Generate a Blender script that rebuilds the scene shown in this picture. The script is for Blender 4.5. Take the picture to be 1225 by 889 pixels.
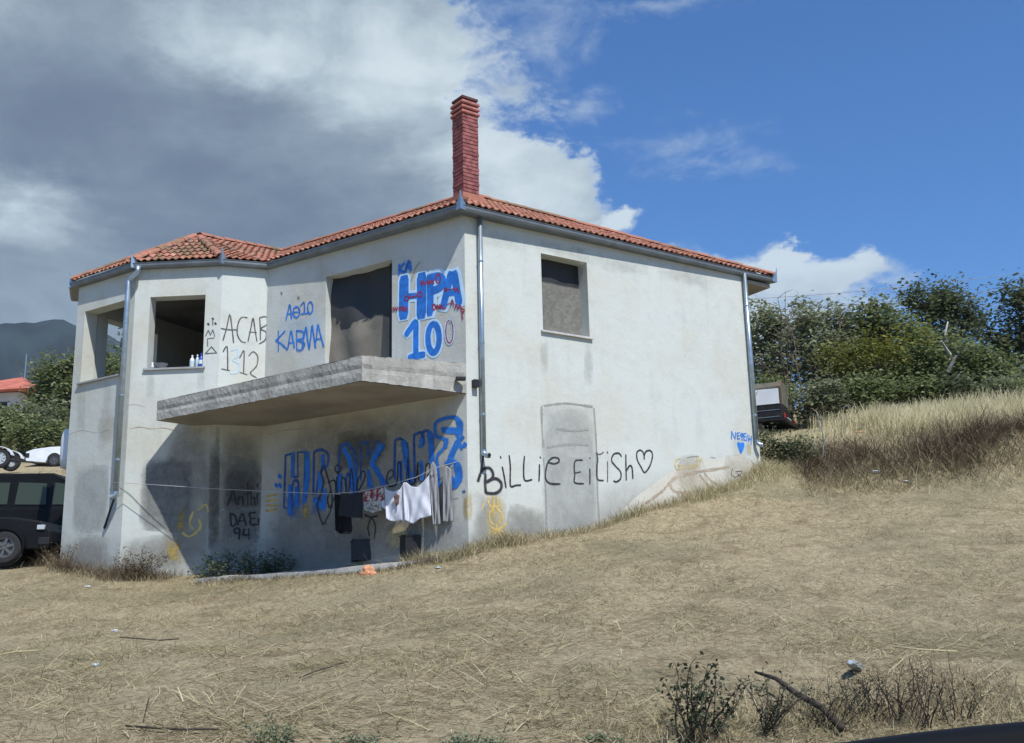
import bpy, bmesh, math, random
import numpy as np
from mathutils import Vector, Matrix
R = math.radians
random.seed(7); rng = np.random.default_rng(7)
scene = bpy.context.scene
for o in list(bpy.data.objects): bpy.data.objects.remove(o)
col = scene.collection

# ------------------------------------------------------------------ camera
FPX, PITCH, ROLL, CX, CY = 1266.98, 0.22413058, -0.02352215, 612.5, 444.5   # solved from the photograph (1225 px wide)
cp, sp = math.cos(PITCH), math.sin(PITCH); cr, sr = math.cos(ROLL), math.sin(ROLL)
FW = np.array([0, cp, sp]); _r = np.array([1., 0, 0]); _u = np.array([0, -sp, cp])
CR = cr*_r + sr*_u; CU = -sr*_r + cr*_u
cam_d = bpy.data.cameras.new('camera'); cam = bpy.data.objects.new('camera', cam_d); col.objects.link(cam)
cam_d.sensor_width = 36; cam_d.lens = FPX*36/1225; cam_d.clip_start = 0.05; cam_d.clip_end = 30000
cam.matrix_world = Matrix(((CR[0], CU[0], -FW[0], 0), (CR[1], CU[1], -FW[1], 0), (CR[2], CU[2], -FW[2], 0), (0, 0, 0, 1)))
scene.camera = cam
scene.view_settings.view_transform = 'Standard'; scene.view_settings.look = 'None'
scene.view_settings.exposure = 0.3; scene.view_settings.gamma = 1.0

def ray(x, y): return FW*FPX + CR*(x-CX) - CU*(y-CY)
def at_z(x, y, z): d = ray(x, y); return d*(z/d[2])
def at_y(x, y, Y): d = ray(x, y); return d*(Y/d[1])
def on_plane(x, y, P0, n): d = ray(x, y); return d*((P0@n)/(d@n))

# ------------------------------------------------------------------ sun and sky
SUN_EL, SUN_AZ = R(55.0), R(150.5)          # azimuth clockwise from +Y
sdir = Vector((math.sin(SUN_AZ)*math.cos(SUN_EL), math.cos(SUN_AZ)*math.cos(SUN_EL), math.sin(SUN_EL)))
sun_d = bpy.data.lights.new('sun', 'SUN'); sun_d.energy = 4.4; sun_d.angle = R(0.53); sun_d.color = (1.0, 0.965, 0.90)
sun = bpy.data.objects.new('sun', sun_d); col.objects.link(sun)
sun.rotation_euler = (-sdir).to_track_quat('-Z', 'Y').to_euler()

class NT:
    """tiny node-tree writer"""
    def __init__(s, tree): s.t = tree; s.n = tree.nodes; s.l = tree.links
    def node(s, typ, **kw):
        n = s.n.new(typ)
        for k, v in kw.items(): setattr(n, k, v)
        return n
    def put(s, sock, v):
        if isinstance(v, bpy.types.NodeSocket): s.l.new(v, sock)
        elif isinstance(v, (tuple, list)) and len(v) == 3 and sock.type == 'RGBA': sock.default_value = (*v, 1)
        else: sock.default_value = v
    def m(s, op, a, b=0.0, c=None, clamp=False):
        n = s.node('ShaderNodeMath', operation=op, use_clamp=clamp); s.put(n.inputs[0], a); s.put(n.inputs[1], b)
        if c is not None: s.put(n.inputs[2], c)
        return n.outputs[0]
    def sm(s, v, a, b, lo=0.0, hi=1.0):
        n = s.node('ShaderNodeMapRange', interpolation_type='SMOOTHSTEP'); s.put(n.inputs[0], v)
        for i, q in enumerate((a, b, lo, hi)): s.put(n.inputs[i+1], q)
        return n.outputs[0]
    def mix(s, f, a, b, mode='MIX'):
        n = s.node('ShaderNodeMix', data_type='RGBA', blend_type=mode); s.put(n.inputs[0], f); s.put(n.inputs[6], a); s.put(n.inputs[7], b)
        return n.outputs[2]
    def noise(s, vec, scale, detail=4, rough=0.55, dist=0.0, out=0):
        n = s.node('ShaderNodeTexNoise'); s.put(n.inputs['Vector'], vec); s.put(n.inputs['Scale'], scale)
        s.put(n.inputs['Detail'], detail); s.put(n.inputs['Roughness'], rough); s.put(n.inputs['Distortion'], dist); return n.outputs[out]
    def vmul(s, vec, v):
        n = s.node('ShaderNodeVectorMath', operation='MULTIPLY'); s.put(n.inputs[0], vec); n.inputs[1].default_value = v; return n.outputs[0]
    def comb(s, x, y, z):
        n = s.node('ShaderNodeCombineXYZ'); s.put(n.inputs[0], x); s.put(n.inputs[1], y); s.put(n.inputs[2], z); return n.outputs[0]
    def sep(s, v):
        n = s.node('ShaderNodeSeparateXYZ'); s.put(n.inputs[0], v); return n.outputs

world = bpy.data.worlds.new('World'); scene.world = world; world.use_nodes = True
wt = NT(world.node_tree)
for n in list(wt.n): wt.n.remove(n)
sky = wt.node('ShaderNodeTexSky', sky_type='NISHITA'); sky.sun_disc = False; sky.sun_elevation = SUN_EL; sky.sun_rotation = SUN_AZ
sky.altitude = 100; sky.air_density = 1.0; sky.dust_density = 0.6; sky.ozone_density = 2.5
tc = wt.node('ShaderNodeTexCoord'); D = tc.outputs['Generated']
dx, dy, dz = wt.sep(D)
az = wt.m('MULTIPLY', wt.m('ARCTAN2', dx, dy), 57.2958)       # degrees clockwise from the view direction
el = wt.m('MULTIPLY', wt.m('ARCSINE', dz), 57.2958)
cv = wt.comb(wt.m('MULTIPLY', az, 0.018), wt.m('MULTIPLY', el, 0.030), 0.37)
_w1 = wt.sep(wt.noise(cv, 9.0, 7, 0.60, 0.0, out=1)); _w2 = wt.sep(wt.noise(cv, 34.0, 6, 0.62, 0.0, out=1))
azw = wt.m('ADD', az, wt.m('ADD', wt.m('MULTIPLY', wt.m('SUBTRACT', _w1[0], 0.5), 6.5), wt.m('MULTIPLY', wt.m('SUBTRACT', _w2[0], 0.5), 2.2)))
elw = wt.m('ADD', el, wt.m('ADD', wt.m('MULTIPLY', wt.m('SUBTRACT', _w1[1], 0.5), 4.0), wt.m('MULTIPLY', wt.m('SUBTRACT', _w2[1], 0.5), 1.7)))
def blob(a, e, ra, re, tilt=0.0):
    x = wt.m('SUBTRACT', azw, a); y = wt.m('SUBTRACT', elw, e)
    if tilt:
        c, s_ = math.cos(R(tilt)), math.sin(R(tilt))
        x, y = wt.m('ADD', wt.m('MULTIPLY', x, c), wt.m('MULTIPLY', y, s_)), wt.m('SUBTRACT', wt.m('MULTIPLY', y, c), wt.m('MULTIPLY', x, s_))
    x = wt.m('DIVIDE', x, ra); y = wt.m('DIVIDE', y, re)
    d = wt.m('SQRT', wt.m('ADD', wt.m('MULTIPLY', x, x), wt.m('MULTIPLY', y, y)))
    return wt.m('SUBTRACT', 1.0, d)
def vmax(lst):
    o = lst[0]
    for q in lst[1:]: o = wt.m('MAXIMUM', o, q)
    return o
def pxae(x, y):
    d = ray(x, y); return math.degrees(math.atan2(d[0], d[1])), math.degrees(math.asin(d[2]/np.linalg.norm(d)))
def pblob(x, y, rx, ry, tilt=0.0):
    a, e = pxae(x, y); a1, _ = pxae(x+rx, y); _, e1 = pxae(x, y-ry); return blob(a, e, abs(a1-a), abs(e1-e), tilt)
nA = wt.noise(cv, 5.0, 10, 0.62, 0.35)
nB = wt.noise(cv, 14.0, 9, 0.66, 0.5)
nC = wt.noise(cv, 2.2, 6, 0.58, 0.4)
nD = wt.noise(wt.vmul(cv, (1, 1.5, 1)), 3.2, 8, 0.60, 0.9)
nz = wt.m('ADD', wt.m('MULTIPLY', wt.m('SUBTRACT', nA, 0.5), 1.0), wt.m('MULTIPLY', wt.m('SUBTRACT', nB, 0.5), 0.6))
big = vmax([pblob(150, 250, 540, 430), pblob(370, 90, 205, 200), pblob(596, 232, 128, 84), pblob(500, 240, 180, 120), pblob(380, -120, 230, 200), pblob(-500, 300, 700, 700)])
low = vmax([pblob(850, 345, 160, 56, -6), pblob(970, 338, 135, 36, 0), pblob(1035, 318, 44, 24), pblob(718, 268, 50, 26), pblob(930, 312, 44, 22), pblob(790, 392, 330, 56)])
dens = wt.sm(wt.m('ADD', wt.m('MULTIPLY', big, 1.1), wt.m('MULTIPLY', nz, 0.75)), -0.02, 0.20)
dlow = wt.sm(wt.m('ADD', wt.m('MULTIPLY', low, 0.9), wt.m('MULTIPLY', nz, 0.9)), 0.0, 0.42, 0, 0.92)
wisp = vmax([pblob(692, 125, 60, 30), pblob(600, 15, 110, 45), pblob(780, 5, 130, 26), pblob(840, 165, 170, 50), pblob(830, 200, 130, 26), pblob(640, 60, 80, 80)])
dw = wt.sm(wt.m('ADD', wt.m('MULTIPLY', wisp, 0.55), wt.m('MULTIPLY', nz, 1.9)), 0.15, 1.05, 0, 0.50)
rest = wt.sm(wt.m('ADD', wt.m('SUBTRACT', nC, 0.60), wt.m('MULTIPLY', nz, 0.5)), 0.0, 0.2)
outm = wt.m('MAXIMUM', wt.sm(az, 34, 60), wt.m('MAXIMUM', wt.sm(az, -60, -36, 1, 0), wt.sm(el, 40, 55)))
rest = wt.m('MULTIPLY', rest, outm)
cloud = wt.m('MAXIMUM', wt.m('MAXIMUM', dens, dlow), wt.m('MAXIMUM', dw, rest))
# cloud tone: the thick middle of the bank is grey, thin edges and sunlit heads white
dark = vmax([pblob(330, 270, 330, 100), pblob(90, 150, 260, 130), pblob(250, 190, 240, 120), pblob(-600, 300, 600, 400)])
lite = vmax([pblob(480, 80, 150, 130), pblob(610, 200, 150, 90), pblob(545, 110, 60, 70), pblob(310, 50, 160, 80), pblob(30, 250, 100, 60), pblob(860, 290, 300, 60)])
tone = wt.m('ADD', wt.m('SUBTRACT', wt.m('MULTIPLY', wt.m('MAXIMUM', lite, 0.0), 0.55), wt.m('MULTIPLY', wt.m('MAXIMUM', dark, 0.0), 0.42)), wt.m('MULTIPLY', nz, 0.50))
tone = wt.m('ADD', tone, wt.m('MULTIPLY', wt.m('SUBTRACT', nD, 0.5), 0.95))
tone = wt.m('ADD', tone, wt.m('MULTIPLY', wt.m('SUBTRACT', 1.0, dens), 0.45))
t1 = wt.sm(tone, -0.55, 0.62)
ramp = wt.node('ShaderNodeValToRGB'); wt.put(ramp.inputs[0], t1)
er = ramp.color_ramp.elements; er[0].position = 0; er[0].color = (0.125, 0.168, 0.235, 1); er[1].position = 1; er[1].color = (0.55, 0.63, 0.675, 1)
e_ = er.new(0.45); e_.color = (0.235, 0.30, 0.365, 1); e_ = er.new(0.75); e_.color = (0.37, 0.45, 0.505, 1)
bg1 = wt.node('ShaderNodeBackground'); bg2 = wt.node('ShaderNodeBackground')
SKY_STR = 0.115
skc = wt.mix(1.0, sky.outputs[0], (0.42, 0.745, 1.10), 'MULTIPLY')
wt.put(bg1.inputs[0], skc); wt.put(bg1.inputs[1], SKY_STR)
wt.put(bg2.inputs[0], ramp.outputs[0]); wt.put(bg2.inputs[1], 1.0)
mx = wt.node('ShaderNodeMixShader'); wt.put(mx.inputs[0], cloud); wt.l.new(bg1.outputs[0], mx.inputs[1]); wt.l.new(bg2.outputs[0], mx.inputs[2])
wo = wt.node('ShaderNodeOutputWorld'); wt.l.new(mx.outputs[0], wo.inputs[0])

# ------------------------------------------------------------------ object helpers
def tag(o, label=None, cat=None, group=None, kind=None):
    if label: o['label'] = label
    if cat: o['category'] = cat
    if group: o['group'] = group
    if kind: o['kind'] = kind
    return o
def empty(name, loc=(0, 0, 0), label=None, cat=None, group=None, rz=0.0):
    o = bpy.data.objects.new(name, None); col.objects.link(o); o.location = loc; o.rotation_euler.z = rz
    o.empty_display_size = 0.2
    return tag(o, label, cat, group)
class MB:
    def __init__(s): s.v = []; s.f = []
    def add(s, vs, fs):
        b = len(s.v); s.v += [tuple(map(float, q)) for q in vs]; s.f += [tuple(b+i for i in f) for f in fs]; return s
    def box(s, c, size, rz=0.0, ax=None):
        hx, hy, hz = [q/2 for q in size]; ca, sa = math.cos(rz), math.sin(rz); vs = []
        for z in (-hz, hz):
            for x, y in ((-hx, -hy), (hx, -hy), (hx, hy), (-hx, hy)): vs.append((c[0]+x*ca-y*sa, c[1]+x*sa+y*ca, c[2]+z))
        return s.add(vs, [(0, 3, 2, 1), (4, 5, 6, 7), (0, 1, 5, 4), (1, 2, 6, 5), (2, 3, 7, 6), (3, 0, 4, 7)])
    def tube(s, pts, r, n=8, cap=True):
        pts = [Vector(p) for p in pts]; rr = r if isinstance(r, (list, tuple)) else [r]*len(pts); vs = []; prev = None
        for i, p in enumerate(pts):
            t = (pts[min(i+1, len(pts)-1)]-pts[max(i-1, 0)]).normalized()
            if prev is None:
                a = t.orthogonal().normalized()
            else:
                a = (prev - t*prev.dot(t)).normalized()
            prev = a; b = t.cross(a)
            for k in range(n):
                an = 2*math.pi*k/n; vs.append(p+(a*math.cos(an)+b*math.sin(an))*rr[i])
        fs = [(i*n+k, i*n+(k+1) % n, (i+1)*n+(k+1) % n, (i+1)*n+k) for i in range(len(pts)-1) for k in range(n)]
        if cap: fs += [tuple(range(n-1, -1, -1)), tuple((len(pts)-1)*n+k for k in range(n))]
        return s.add(vs, fs)
    def prism(s, poly, z0, z1):
        n = len(poly); vs = [(p[0], p[1], z0) for p in poly]+[(p[0], p[1], z1) for p in poly]
        return s.add(vs, [tuple(range(n-1, -1, -1)), tuple(range(n, 2*n))]+[(i, (i+1) % n, n+(i+1) % n, n+i) for i in range(n)])
    def mesh(s, name, mat, smooth=False, bevel=0):
        me = bpy.data.meshes.new(name); me.from_pydata(s.v, [], s.f); me.validate(); 
        if bevel:
            bm = bmesh.new(); bm.from_mesh(me); bmesh.ops.remove_doubles(bm, verts=bm.verts, dist=1e-5)
            bmesh.ops.recalc_face_normals(bm, faces=bm.faces)
            ed = [e for e in bm.edges if len(e.link_faces) == 2 and e.calc_face_angle() > 0.5]
            bmesh.ops.bevel(bm, geom=ed, offset=bevel, segments=2, profile=0.6, affect='EDGES'); bm.to_mesh(me); bm.free()
        if mat is not None: me.materials.append(mat)
        if smooth: me.polygons.foreach_set('use_smooth', [True]*len(me.polygons))
        return me
    def build(s, name, mat, parent=None, smooth=False, bevel=0, **kw):
        return link(name, s.mesh(name, mat, smooth, bevel), parent, **kw)
def link(name, me, parent=None, **kw):
    o = bpy.data.objects.new(name, me); col.objects.link(o)
    if parent is not None:
        o.parent = parent
        o.matrix_parent_inverse = Matrix.LocRotScale(parent.location, parent.rotation_euler, parent.scale).inverted() if parent.parent is None and kw.pop('world', True) else Matrix()
        if parent.parent is not None: o.matrix_parent_inverse = parent_world(parent).inverted()
    return tag(o, **kw)
def parent_world(o):
    m = Matrix.LocRotScale(o.location, o.rotation_euler, o.scale)
    return parent_world(o.parent) @ o.matrix_parent_inverse @ m if o.parent else m
def arr_mesh(name, V, F, mat, k=4):
    """fast mesh from numpy arrays, F (n,k)"""
    me = bpy.data.meshes.new(name); V = np.asarray(V, dtype=np.float32); F = np.asarray(F, dtype=np.int32)
    me.vertices.add(len(V)); me.vertices.foreach_set('co', V.ravel())
    me.loops.add(F.size); me.loops.foreach_set('vertex_index', F.ravel())
    me.polygons.add(len(F)); me.polygons.foreach_set('loop_start', np.arange(len(F), dtype=np.int32)*F.shape[1])
    me.update(calc_edges=True)
    for m_ in (mat if isinstance(mat, (list, tuple)) else [mat]): me.materials.append(m_)
    return me

# ------------------------------------------------------------------ materials
def new_mat(name, rough=0.85, metal=0.0, spec=0.3):
    m = bpy.data.materials.new(name); m.use_nodes = True; t = NT(m.node_tree)
    b = m.node_tree.nodes['Principled BSDF']; b.inputs['Roughness'].default_value = rough; b.inputs['Metallic'].default_value = metal
    b.inputs['Specular IOR Level'].default_value = spec
    return m, t, b
def bump(t, b, h, strength=0.3, dist=0.02):
    n = t.node('ShaderNodeBump'); t.put(n.inputs['Strength'], strength); t.put(n.inputs['Distance'], dist); t.put(n.inputs['Height'], h); t.l.new(n.outputs[0], b.inputs['Normal'])
def wpos(t): return t.node('ShaderNodeNewGeometry').outputs['Position']
def simple(name, c, rough=0.8, metal=0.0, var=0.15, scale=8.0, bmp=0.0, spec=0.3, obj=False):
    m, t, b = new_mat(name, rough, metal, spec)
    v = t.node('ShaderNodeTexCoord').outputs['Object'] if obj else wpos(t)
    n = t.noise(v, scale, 5, 0.6)
    f = t.sm(n, 0.3, 0.7)
    c0 = tuple(q*(1-var) for q in c); c1 = tuple(min(1, q*(1+var)) for q in c)
    t.put(b.inputs['Base Color'], t.mix(f, c0, c1))
    if bmp: bump(t, b, t.noise(v, scale*6, 4, 0.6), bmp, 0.01)
    return m
def island_mat(name, stops, rough=0.9, trans=0.0, spec=0.2):
    m, t, b = new_mat(name, rough, 0, spec)
    g = t.node('ShaderNodeNewGeometry')
    rp = t.node('ShaderNodeValToRGB'); t.put(rp.inputs[0], g.outputs['Random Per Island']); e = rp.color_ramp.elements
    while len(e) < len(stops): e.new(0.5)
    for i, c in enumerate(stops): e[i].position = i/(len(stops)-1); e[i].color = (*c, 1)
    n = t.noise(g.outputs['Position'], 1.3, 4, 0.6)
    cc = t.mix(t.sm(n, 0.3, 0.7), rp.outputs[0], t.mix(1.0, rp.outputs[0], (0.70, 0.74, 0.66), 'MULTIPLY'))
    t.put(b.inputs['Base Color'], cc)
    if trans:
        tr = t.node('ShaderNodeBsdfTranslucent'); t.put(tr.inputs[0], cc); mxs = t.node('ShaderNodeMixShader'); t.put(mxs.inputs[0], trans)
        out = m.node_tree.nodes['Material Output']; t.l.new(b.outputs[0], mxs.inputs[1]); t.l.new(tr.outputs[0], mxs.inputs[2]); t.l.new(mxs.outputs[0], out.inputs[0])
    return m

def plaster(name, base=(0.57, 0.60, 0.565), warm=(0.53, 0.53, 0.46), grey=(0.36, 0.375, 0.36), dirt=0.5, low=0.9, low_h=0.9, seed=0.0):
    m, t, b = new_mat(name, 0.92, 0, 0.15)
    P = wpos(t); x, y, z = t.sep(P)
    off = t.comb(x, y, t.m('ADD', z, seed))
    n1 = t.noise(off, 0.75, 6, 0.62, 0.4); n2 = t.noise(off, 3.2, 6, 0.65); n3 = t.noise(t.vmul(off, (3.5, 3.5, 0.35)), 1.6, 5, 0.6)
    c = t.mix(t.sm(n1, 0.42, 0.72), base, warm)
    c = t.mix(t.m('MULTIPLY', t.sm(n2, 0.50, 0.80), dirt*.7), c, grey)
    c = t.mix(t.m('MULTIPLY', t.sm(n3, 0.52, 0.75), dirt*0.45), c, grey)          # rain streaks
    # splash zone: damp, grey band of plaster next to the ground, uneven upper edge
    hgt = t.m('SUBTRACT', z, t.m('ADD', 0.95, t.m('MULTIPLY', t.m('MAXIMUM', x, -0.8), 0.26)))
    edge = t.m('ADD', hgt, t.m('MULTIPLY', t.m('SUBTRACT', n1, 0.5), 1.6))
    c = t.mix(t.m('MULTIPLY', t.sm(edge, 0.0, low_h, 1, 0), low), c, t.mix(t.sm(n2, 0.35, 0.6), (0.25, 0.245, 0.215), (0.34, 0.335, 0.30)))
    fine = t.noise(off, 38, 4, 0.7)
    c = t.mix(t.sm(fine, 0.25, 0.75), t.mix(1.0, c, (0.93, 0.93, 0.93), 'MULTIPLY'), c)
    t.put(b.inputs['Base Color'], c)
    bump(t, b, t.m('ADD', t.m('MULTIPLY', n2, 1.0), t.m('MULTIPLY', fine, 0.25)), 0.55, 0.02)
    return m
M = {}
M['plaster'] = plaster('plaster')
M['plaster_bay'] = plaster('plaster_bay', base=(0.575, 0.61, 0.575), seed=4.0, low=0.7)
M['plaster_front'] = plaster('plaster_front', base=(0.54, 0.565, 0.54), warm=(0.48, 0.47, 0.40), dirt=0.6, seed=9.0, low=0.8)
M['patch'] = plaster('patch', base=(0.40, 0.425, 0.41), warm=(0.37, 0.38, 0.35), grey=(0.31, 0.33, 0.32), seed=14.0, low=0.3)
M['patch_dark'] = plaster('patch_dark', base=(0.20, 0.21, 0.205), warm=(0.24, 0.235, 0.215), grey=(0.15, 0.155, 0.155), seed=19.0, low=0.3)
M['patch_edge'] = plaster('patch_edge', base=(0.30, 0.315, 0.30), warm=(0.33, 0.33, 0.30), grey=(0.25, 0.26, 0.25), seed=21.0, low=0.2)
M['fresh'] = plaster('fresh', base=(0.60, 0.59, 0.52), warm=(0.56, 0.51, 0.42), grey=(0.42, 0.39, 0.33), seed=31.0, low=0.35, low_h=0.4)
M['tan_stain'] = simple('tan_stain', (0.40, 0.34, 0.26), 0.95, var=0.2, scale=4)
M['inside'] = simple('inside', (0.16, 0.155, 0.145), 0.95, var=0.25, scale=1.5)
def concrete():
    m, t, b = new_mat('concrete', 0.9, 0, 0.2)
    P = wpos(t); n1 = t.noise(P, 2.2, 7, 0.68, 0.6); n2 = t.noise(t.vmul(P, (4, 4, 0.5)), 1.5, 6, 0.65); n3 = t.noise(P, 14, 5, 0.7)
    c = t.mix(t.sm(n1, 0.35, 0.65), (0.30, 0.295, 0.265), (0.44, 0.43, 0.39))
    c = t.mix(t.m('MULTIPLY', t.sm(n2, 0.50, 0.72), 0.6), c, (0.16, 0.15, 0.13))
    c = t.mix(t.m('MULTIPLY', t.sm(n3, 0.56, 0.72), 0.5), c, (0.46, 0.455, 0.42))
    t.put(b.inputs['Base Color'], c); bump(t, b, t.m('ADD', n1, t.m('MULTIPLY', n3, 0.5)), 0.8, 0.03); return m
M['concrete'] = concrete()
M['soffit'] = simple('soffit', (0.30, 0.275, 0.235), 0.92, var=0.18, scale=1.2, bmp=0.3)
M['metal'] = simple('zinc', (0.36, 0.43, 0.48), 0.38, 0.75, var=0.14, scale=5)
M['gutter'] = simple('gutter_metal', (0.20, 0.22, 0.235), 0.5, 0.55, var=0.15, scale=3)
M['darkmetal'] = simple('dark_metal', (0.03, 0.03, 0.032), 0.5, 0.4)
def tile_mat(name, moss):
    m, t, b = new_mat(name, 0.85, 0, 0.25); g = t.node('ShaderNodeNewGeometry')
    rp = t.node('ShaderNodeValToRGB'); t.put(rp.inputs[0], g.outputs['Random Per Island']); e = rp.color_ramp.elements
    cs = [(0.27, 0.11, 0.072), (0.36, 0.155, 0.10), (0.43, 0.19, 0.13), (0.32, 0.125, 0.085), (0.48, 0.24, 0.175)]
    while len(e) < 5: e.new(0.5)
    for i, c in enumerate(cs): e[i].position = i/4; e[i].color = (*c, 1)
    n = t.noise(g.outputs['Position'], 5, 6, 0.7); n2 = t.noise(g.outputs['Position'], 0.9, 4, 0.6)
    c = t.mix(t.m('MULTIPLY', t.sm(t.m('ADD', n, t.m('MULTIPLY', n2, 0.6)), 0.72, 0.95), moss), rp.outputs[0], (0.16, 0.125, 0.075))
    t.put(b.inputs['Base Color'], c); bump(t, b, n, 0.4, 0.01); return m
M['tile'] = tile_mat('clay_tile', 0.45); M['tile_moss'] = tile_mat('mossy_clay_tile', 0.85)
M['brick'] = simple('chimney_brick', (0.255, 0.092, 0.088), 0.85, var=0.42, scale=9, bmp=0.4)
M['brick_cap'] = simple('chimney_cap', (0.34, 0.13, 0.11), 0.85, var=0.25, scale=6, bmp=0.3)
M['mortar'] = simple('mortar', (0.10, 0.045, 0.04), 0.95, var=0.2)
M['blue'] = simple('spray_blue', (0.025, 0.17, 0.58), 0.75, var=0.22, scale=7)
M['pale_blue'] = simple('spray_pale_blue', (0.50, 0.70, 0.86), 0.8, var=0.06, scale=5)
M['blue_dark'] = simple('spray_dark_blue', (0.02, 0.09, 0.33), 0.8, var=0.3, scale=8)
M['wash'] = simple('spray_faint_blue', (0.46, 0.57, 0.66), 0.85, var=0.1, scale=5)
M['black'] = simple('spray_black', (0.035, 0.036, 0.042), 0.75, var=0.4, scale=9)
M['thin_black'] = simple('spray_thin_black', (0.10, 0.10, 0.105), 0.8, var=0.5, scale=6)
M['red'] = simple('spray_red', (0.27, 0.035, 0.075), 0.8, var=0.3, scale=8)
M['yellow'] = simple('spray_yellow', (0.60, 0.43, 0.13), 0.85, var=0.22, scale=6)
M['pale_yellow'] = simple('spray_pale_yellow', (0.60, 0.47, 0.17), 0.85, var=0.12, scale=6)
M['soot'] = simple('soot', (0.20, 0.195, 0.18), 0.95, var=0.25, scale=5)
def ground_mat():
    m, t, b = new_mat('dry_ground', 0.97, 0, 0.1); P = wpos(t)
    n0 = t.noise(P, 0.35, 5, 0.6, 0.5); n1 = t.noise(P, 1.8, 6, 0.65, 0.4); n2 = t.noise(t.vmul(P, (1.0, 0.45, 1)), 16, 7, 0.72, 1.2)
    n3 = t.noise(t.vmul(P, (0.35, 1.4, 1)), 55, 5, 0.7, 1.5)
    c = t.mix(t.sm(n2, 0.38, 0.62), (0.205, 0.166, 0.098), (0.385, 0.320, 0.200))
    c = t.mix(t.sm(n3, 0.50, 0.68), c, (0.58, 0.50, 0.335))
    c = t.mix(t.m('MULTIPLY', t.sm(n1, 0.50, 0.66), 0.7), c, (0.20, 0.155, 0.095))
    c = t.mix(t.m('MULTIPLY', t.sm(n0, 0.50, 0.64), 0.5), c, (0.18, 0.165, 0.10))
    t.put(b.inputs['Base Color'], c); bump(t, b, t.m('ADD', n2, t.m('MULTIPLY', n3, 0.6)), 0.9, 0.03); return m
M['ground'] = ground_mat()
M['road'] = simple('asphalt', (0.05, 0.05, 0.05), 0.95, var=0.2, scale=20, bmp=0.4)

def spray_cover(m, lo=.62, scale=26):
    t = NT(m.node_tree); b = m.node_tree.nodes['Principled BSDF']; n = t.noise(wpos(t), scale, 5, .7); n2 = t.noise(wpos(t), 3.0, 4, .6)
    a_ = t.sm(t.m('ADD', t.m('MULTIPLY', n, .6), t.m('MULTIPLY', n2, .5)), .40, .56, lo, 1.0); tr_ = t.node('ShaderNodeBsdfTransparent'); mx_ = t.node('ShaderNodeMixShader'); t.put(mx_.inputs[0], a_)
    t.l.new(tr_.outputs[0], mx_.inputs[1]); t.l.new(b.outputs[0], mx_.inputs[2]); t.l.new(mx_.outputs[0], m.node_tree.nodes['Material Output'].inputs[0])
for k_, lo_ in (('blue', .72), ('blue_dark', .6), ('black', .7), ('thin_black', .45), ('red', .6), ('yellow', .5), ('pale_yellow', .5), ('wash', .5), ('patch_edge', .25), ('tan_stain', .3), ('pale_blue', .75)): spray_cover(M[k_], lo_)
for k_, c_, st_a in (('blue', (0.05, 0.22, 0.60), .28), ('black', (0.05, 0.05, 0.055), .22)):
    M['mist_'+k_] = simple('overspray_'+k_, c_, .9); spray_cover(M['mist_'+k_], 0.0, 60)
    for nd in M['mist_'+k_].node_tree.nodes:
        if nd.type == 'MAP_RANGE' and abs(nd.inputs[1].default_value-.40) < 1e-5: nd.inputs[4].default_value = st_a

# ------------------------------------------------------------------ plan of the house
ZE = 6.60
C = np.array([-0.752, 16.983, 0.0])
dR = np.array([0.82630, 0.56323, 0]); dL = np.array([-0.83373, 0.55217, 0])
nR = np.array([dR[1], -dR[0], 0]); nL = np.array([-dL[1], dL[0], 0]); nL = nL if nL[1] < 0 else -nL
W3L = np.array([-4.694, 19.594, 0.0]); W23 = np.array([-5.496, 19.307, 0.0]); W12 = np.array([-7.183, 19.422, 0.0])
d1 = np.array([-0.829, 0.5592, 0.0]); W1 = W12 + d1*1.84
RF = C + dR*6.80
d0 = np.array([0.42, 0.9075, 0]); W0 = W1 + d0*5.5                      # far side of the bay room
RB = RF + np.array([-0.50, 0.866, 0])*7.0
FAC = {}
def facet(key, A, B):
    d = B-A; L = float(np.linalg.norm(d)); d = d/L; n = np.array([d[1], -d[0], 0.0])
    FAC[key] = (A, d, n, L)
facet('R', C, RF); facet('L', W3L, C); facet('B3', W23, W3L); facet('B2', W12, W23); facet('B1', W1, W12); facet('B0', W0, W1); facet('K', RF, RB); facet('K2', RB, W0)
def on(key, x, y, off=0.0):
    A, d, n, L = FAC[key]; return on_plane(x, y, A+n*off, n)
def sz(key, x, y):
    A, d, n, L = FAC[key]; P = on(key, x, y); return float((P-A)@d), float(P[2])
def fpt(key, s, z, off=0.0):
    A, d, n, L = FAC[key]; return A+d*s+n*off+np.array([0, 0, z])

# ------------------------------------------------------------------ terrain
ctrl = []
def cpx(x, y, Y): P = at_y(x, y, Y); ctrl.append((P[0], P[1], P[2]))
for x in (-500, 0, 400, 800, 1225, 1700): cpx(x, 889, 6.4)
for P in ((-.76, 16.98, 1.04), (.46, 17.8, 1.22), (1.5, 18.5, 1.47), (2.81, 19.4, 1.88), (4.06, 20.26, 2.22), (4.80, 20.76, 2.60), (-2.3, 18.0, .86), (-3.4, 18.7, .82), (-4.5, 19.5, .82),
          (-5.48, 19.3, .84), (-5.95, 19.33, 0.78), (-7.19, 19.42, .78), (-8.68, 20.44, 1.05), ): ctrl.append(P)
KERB = [on_plane(x, y, C+nL*o_, nL) for x, y, o_ in ((236, 694, 1.15), (300, 689, 1.1), (380, 684, 1.0), (440, 678, .9), (500, 672, .6), (534, 665, .2))]
for P, (x, y) in zip(KERB, ((236, 694), (300, 689), (380, 684), (440, 678), (500, 672), (534, 665))):
    ctrl.append((P[0], P[1], P[2]-.06)); cpx(x, y+14, P[1]*.94); cpx(x, y+45, P[1]*.80)
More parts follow.
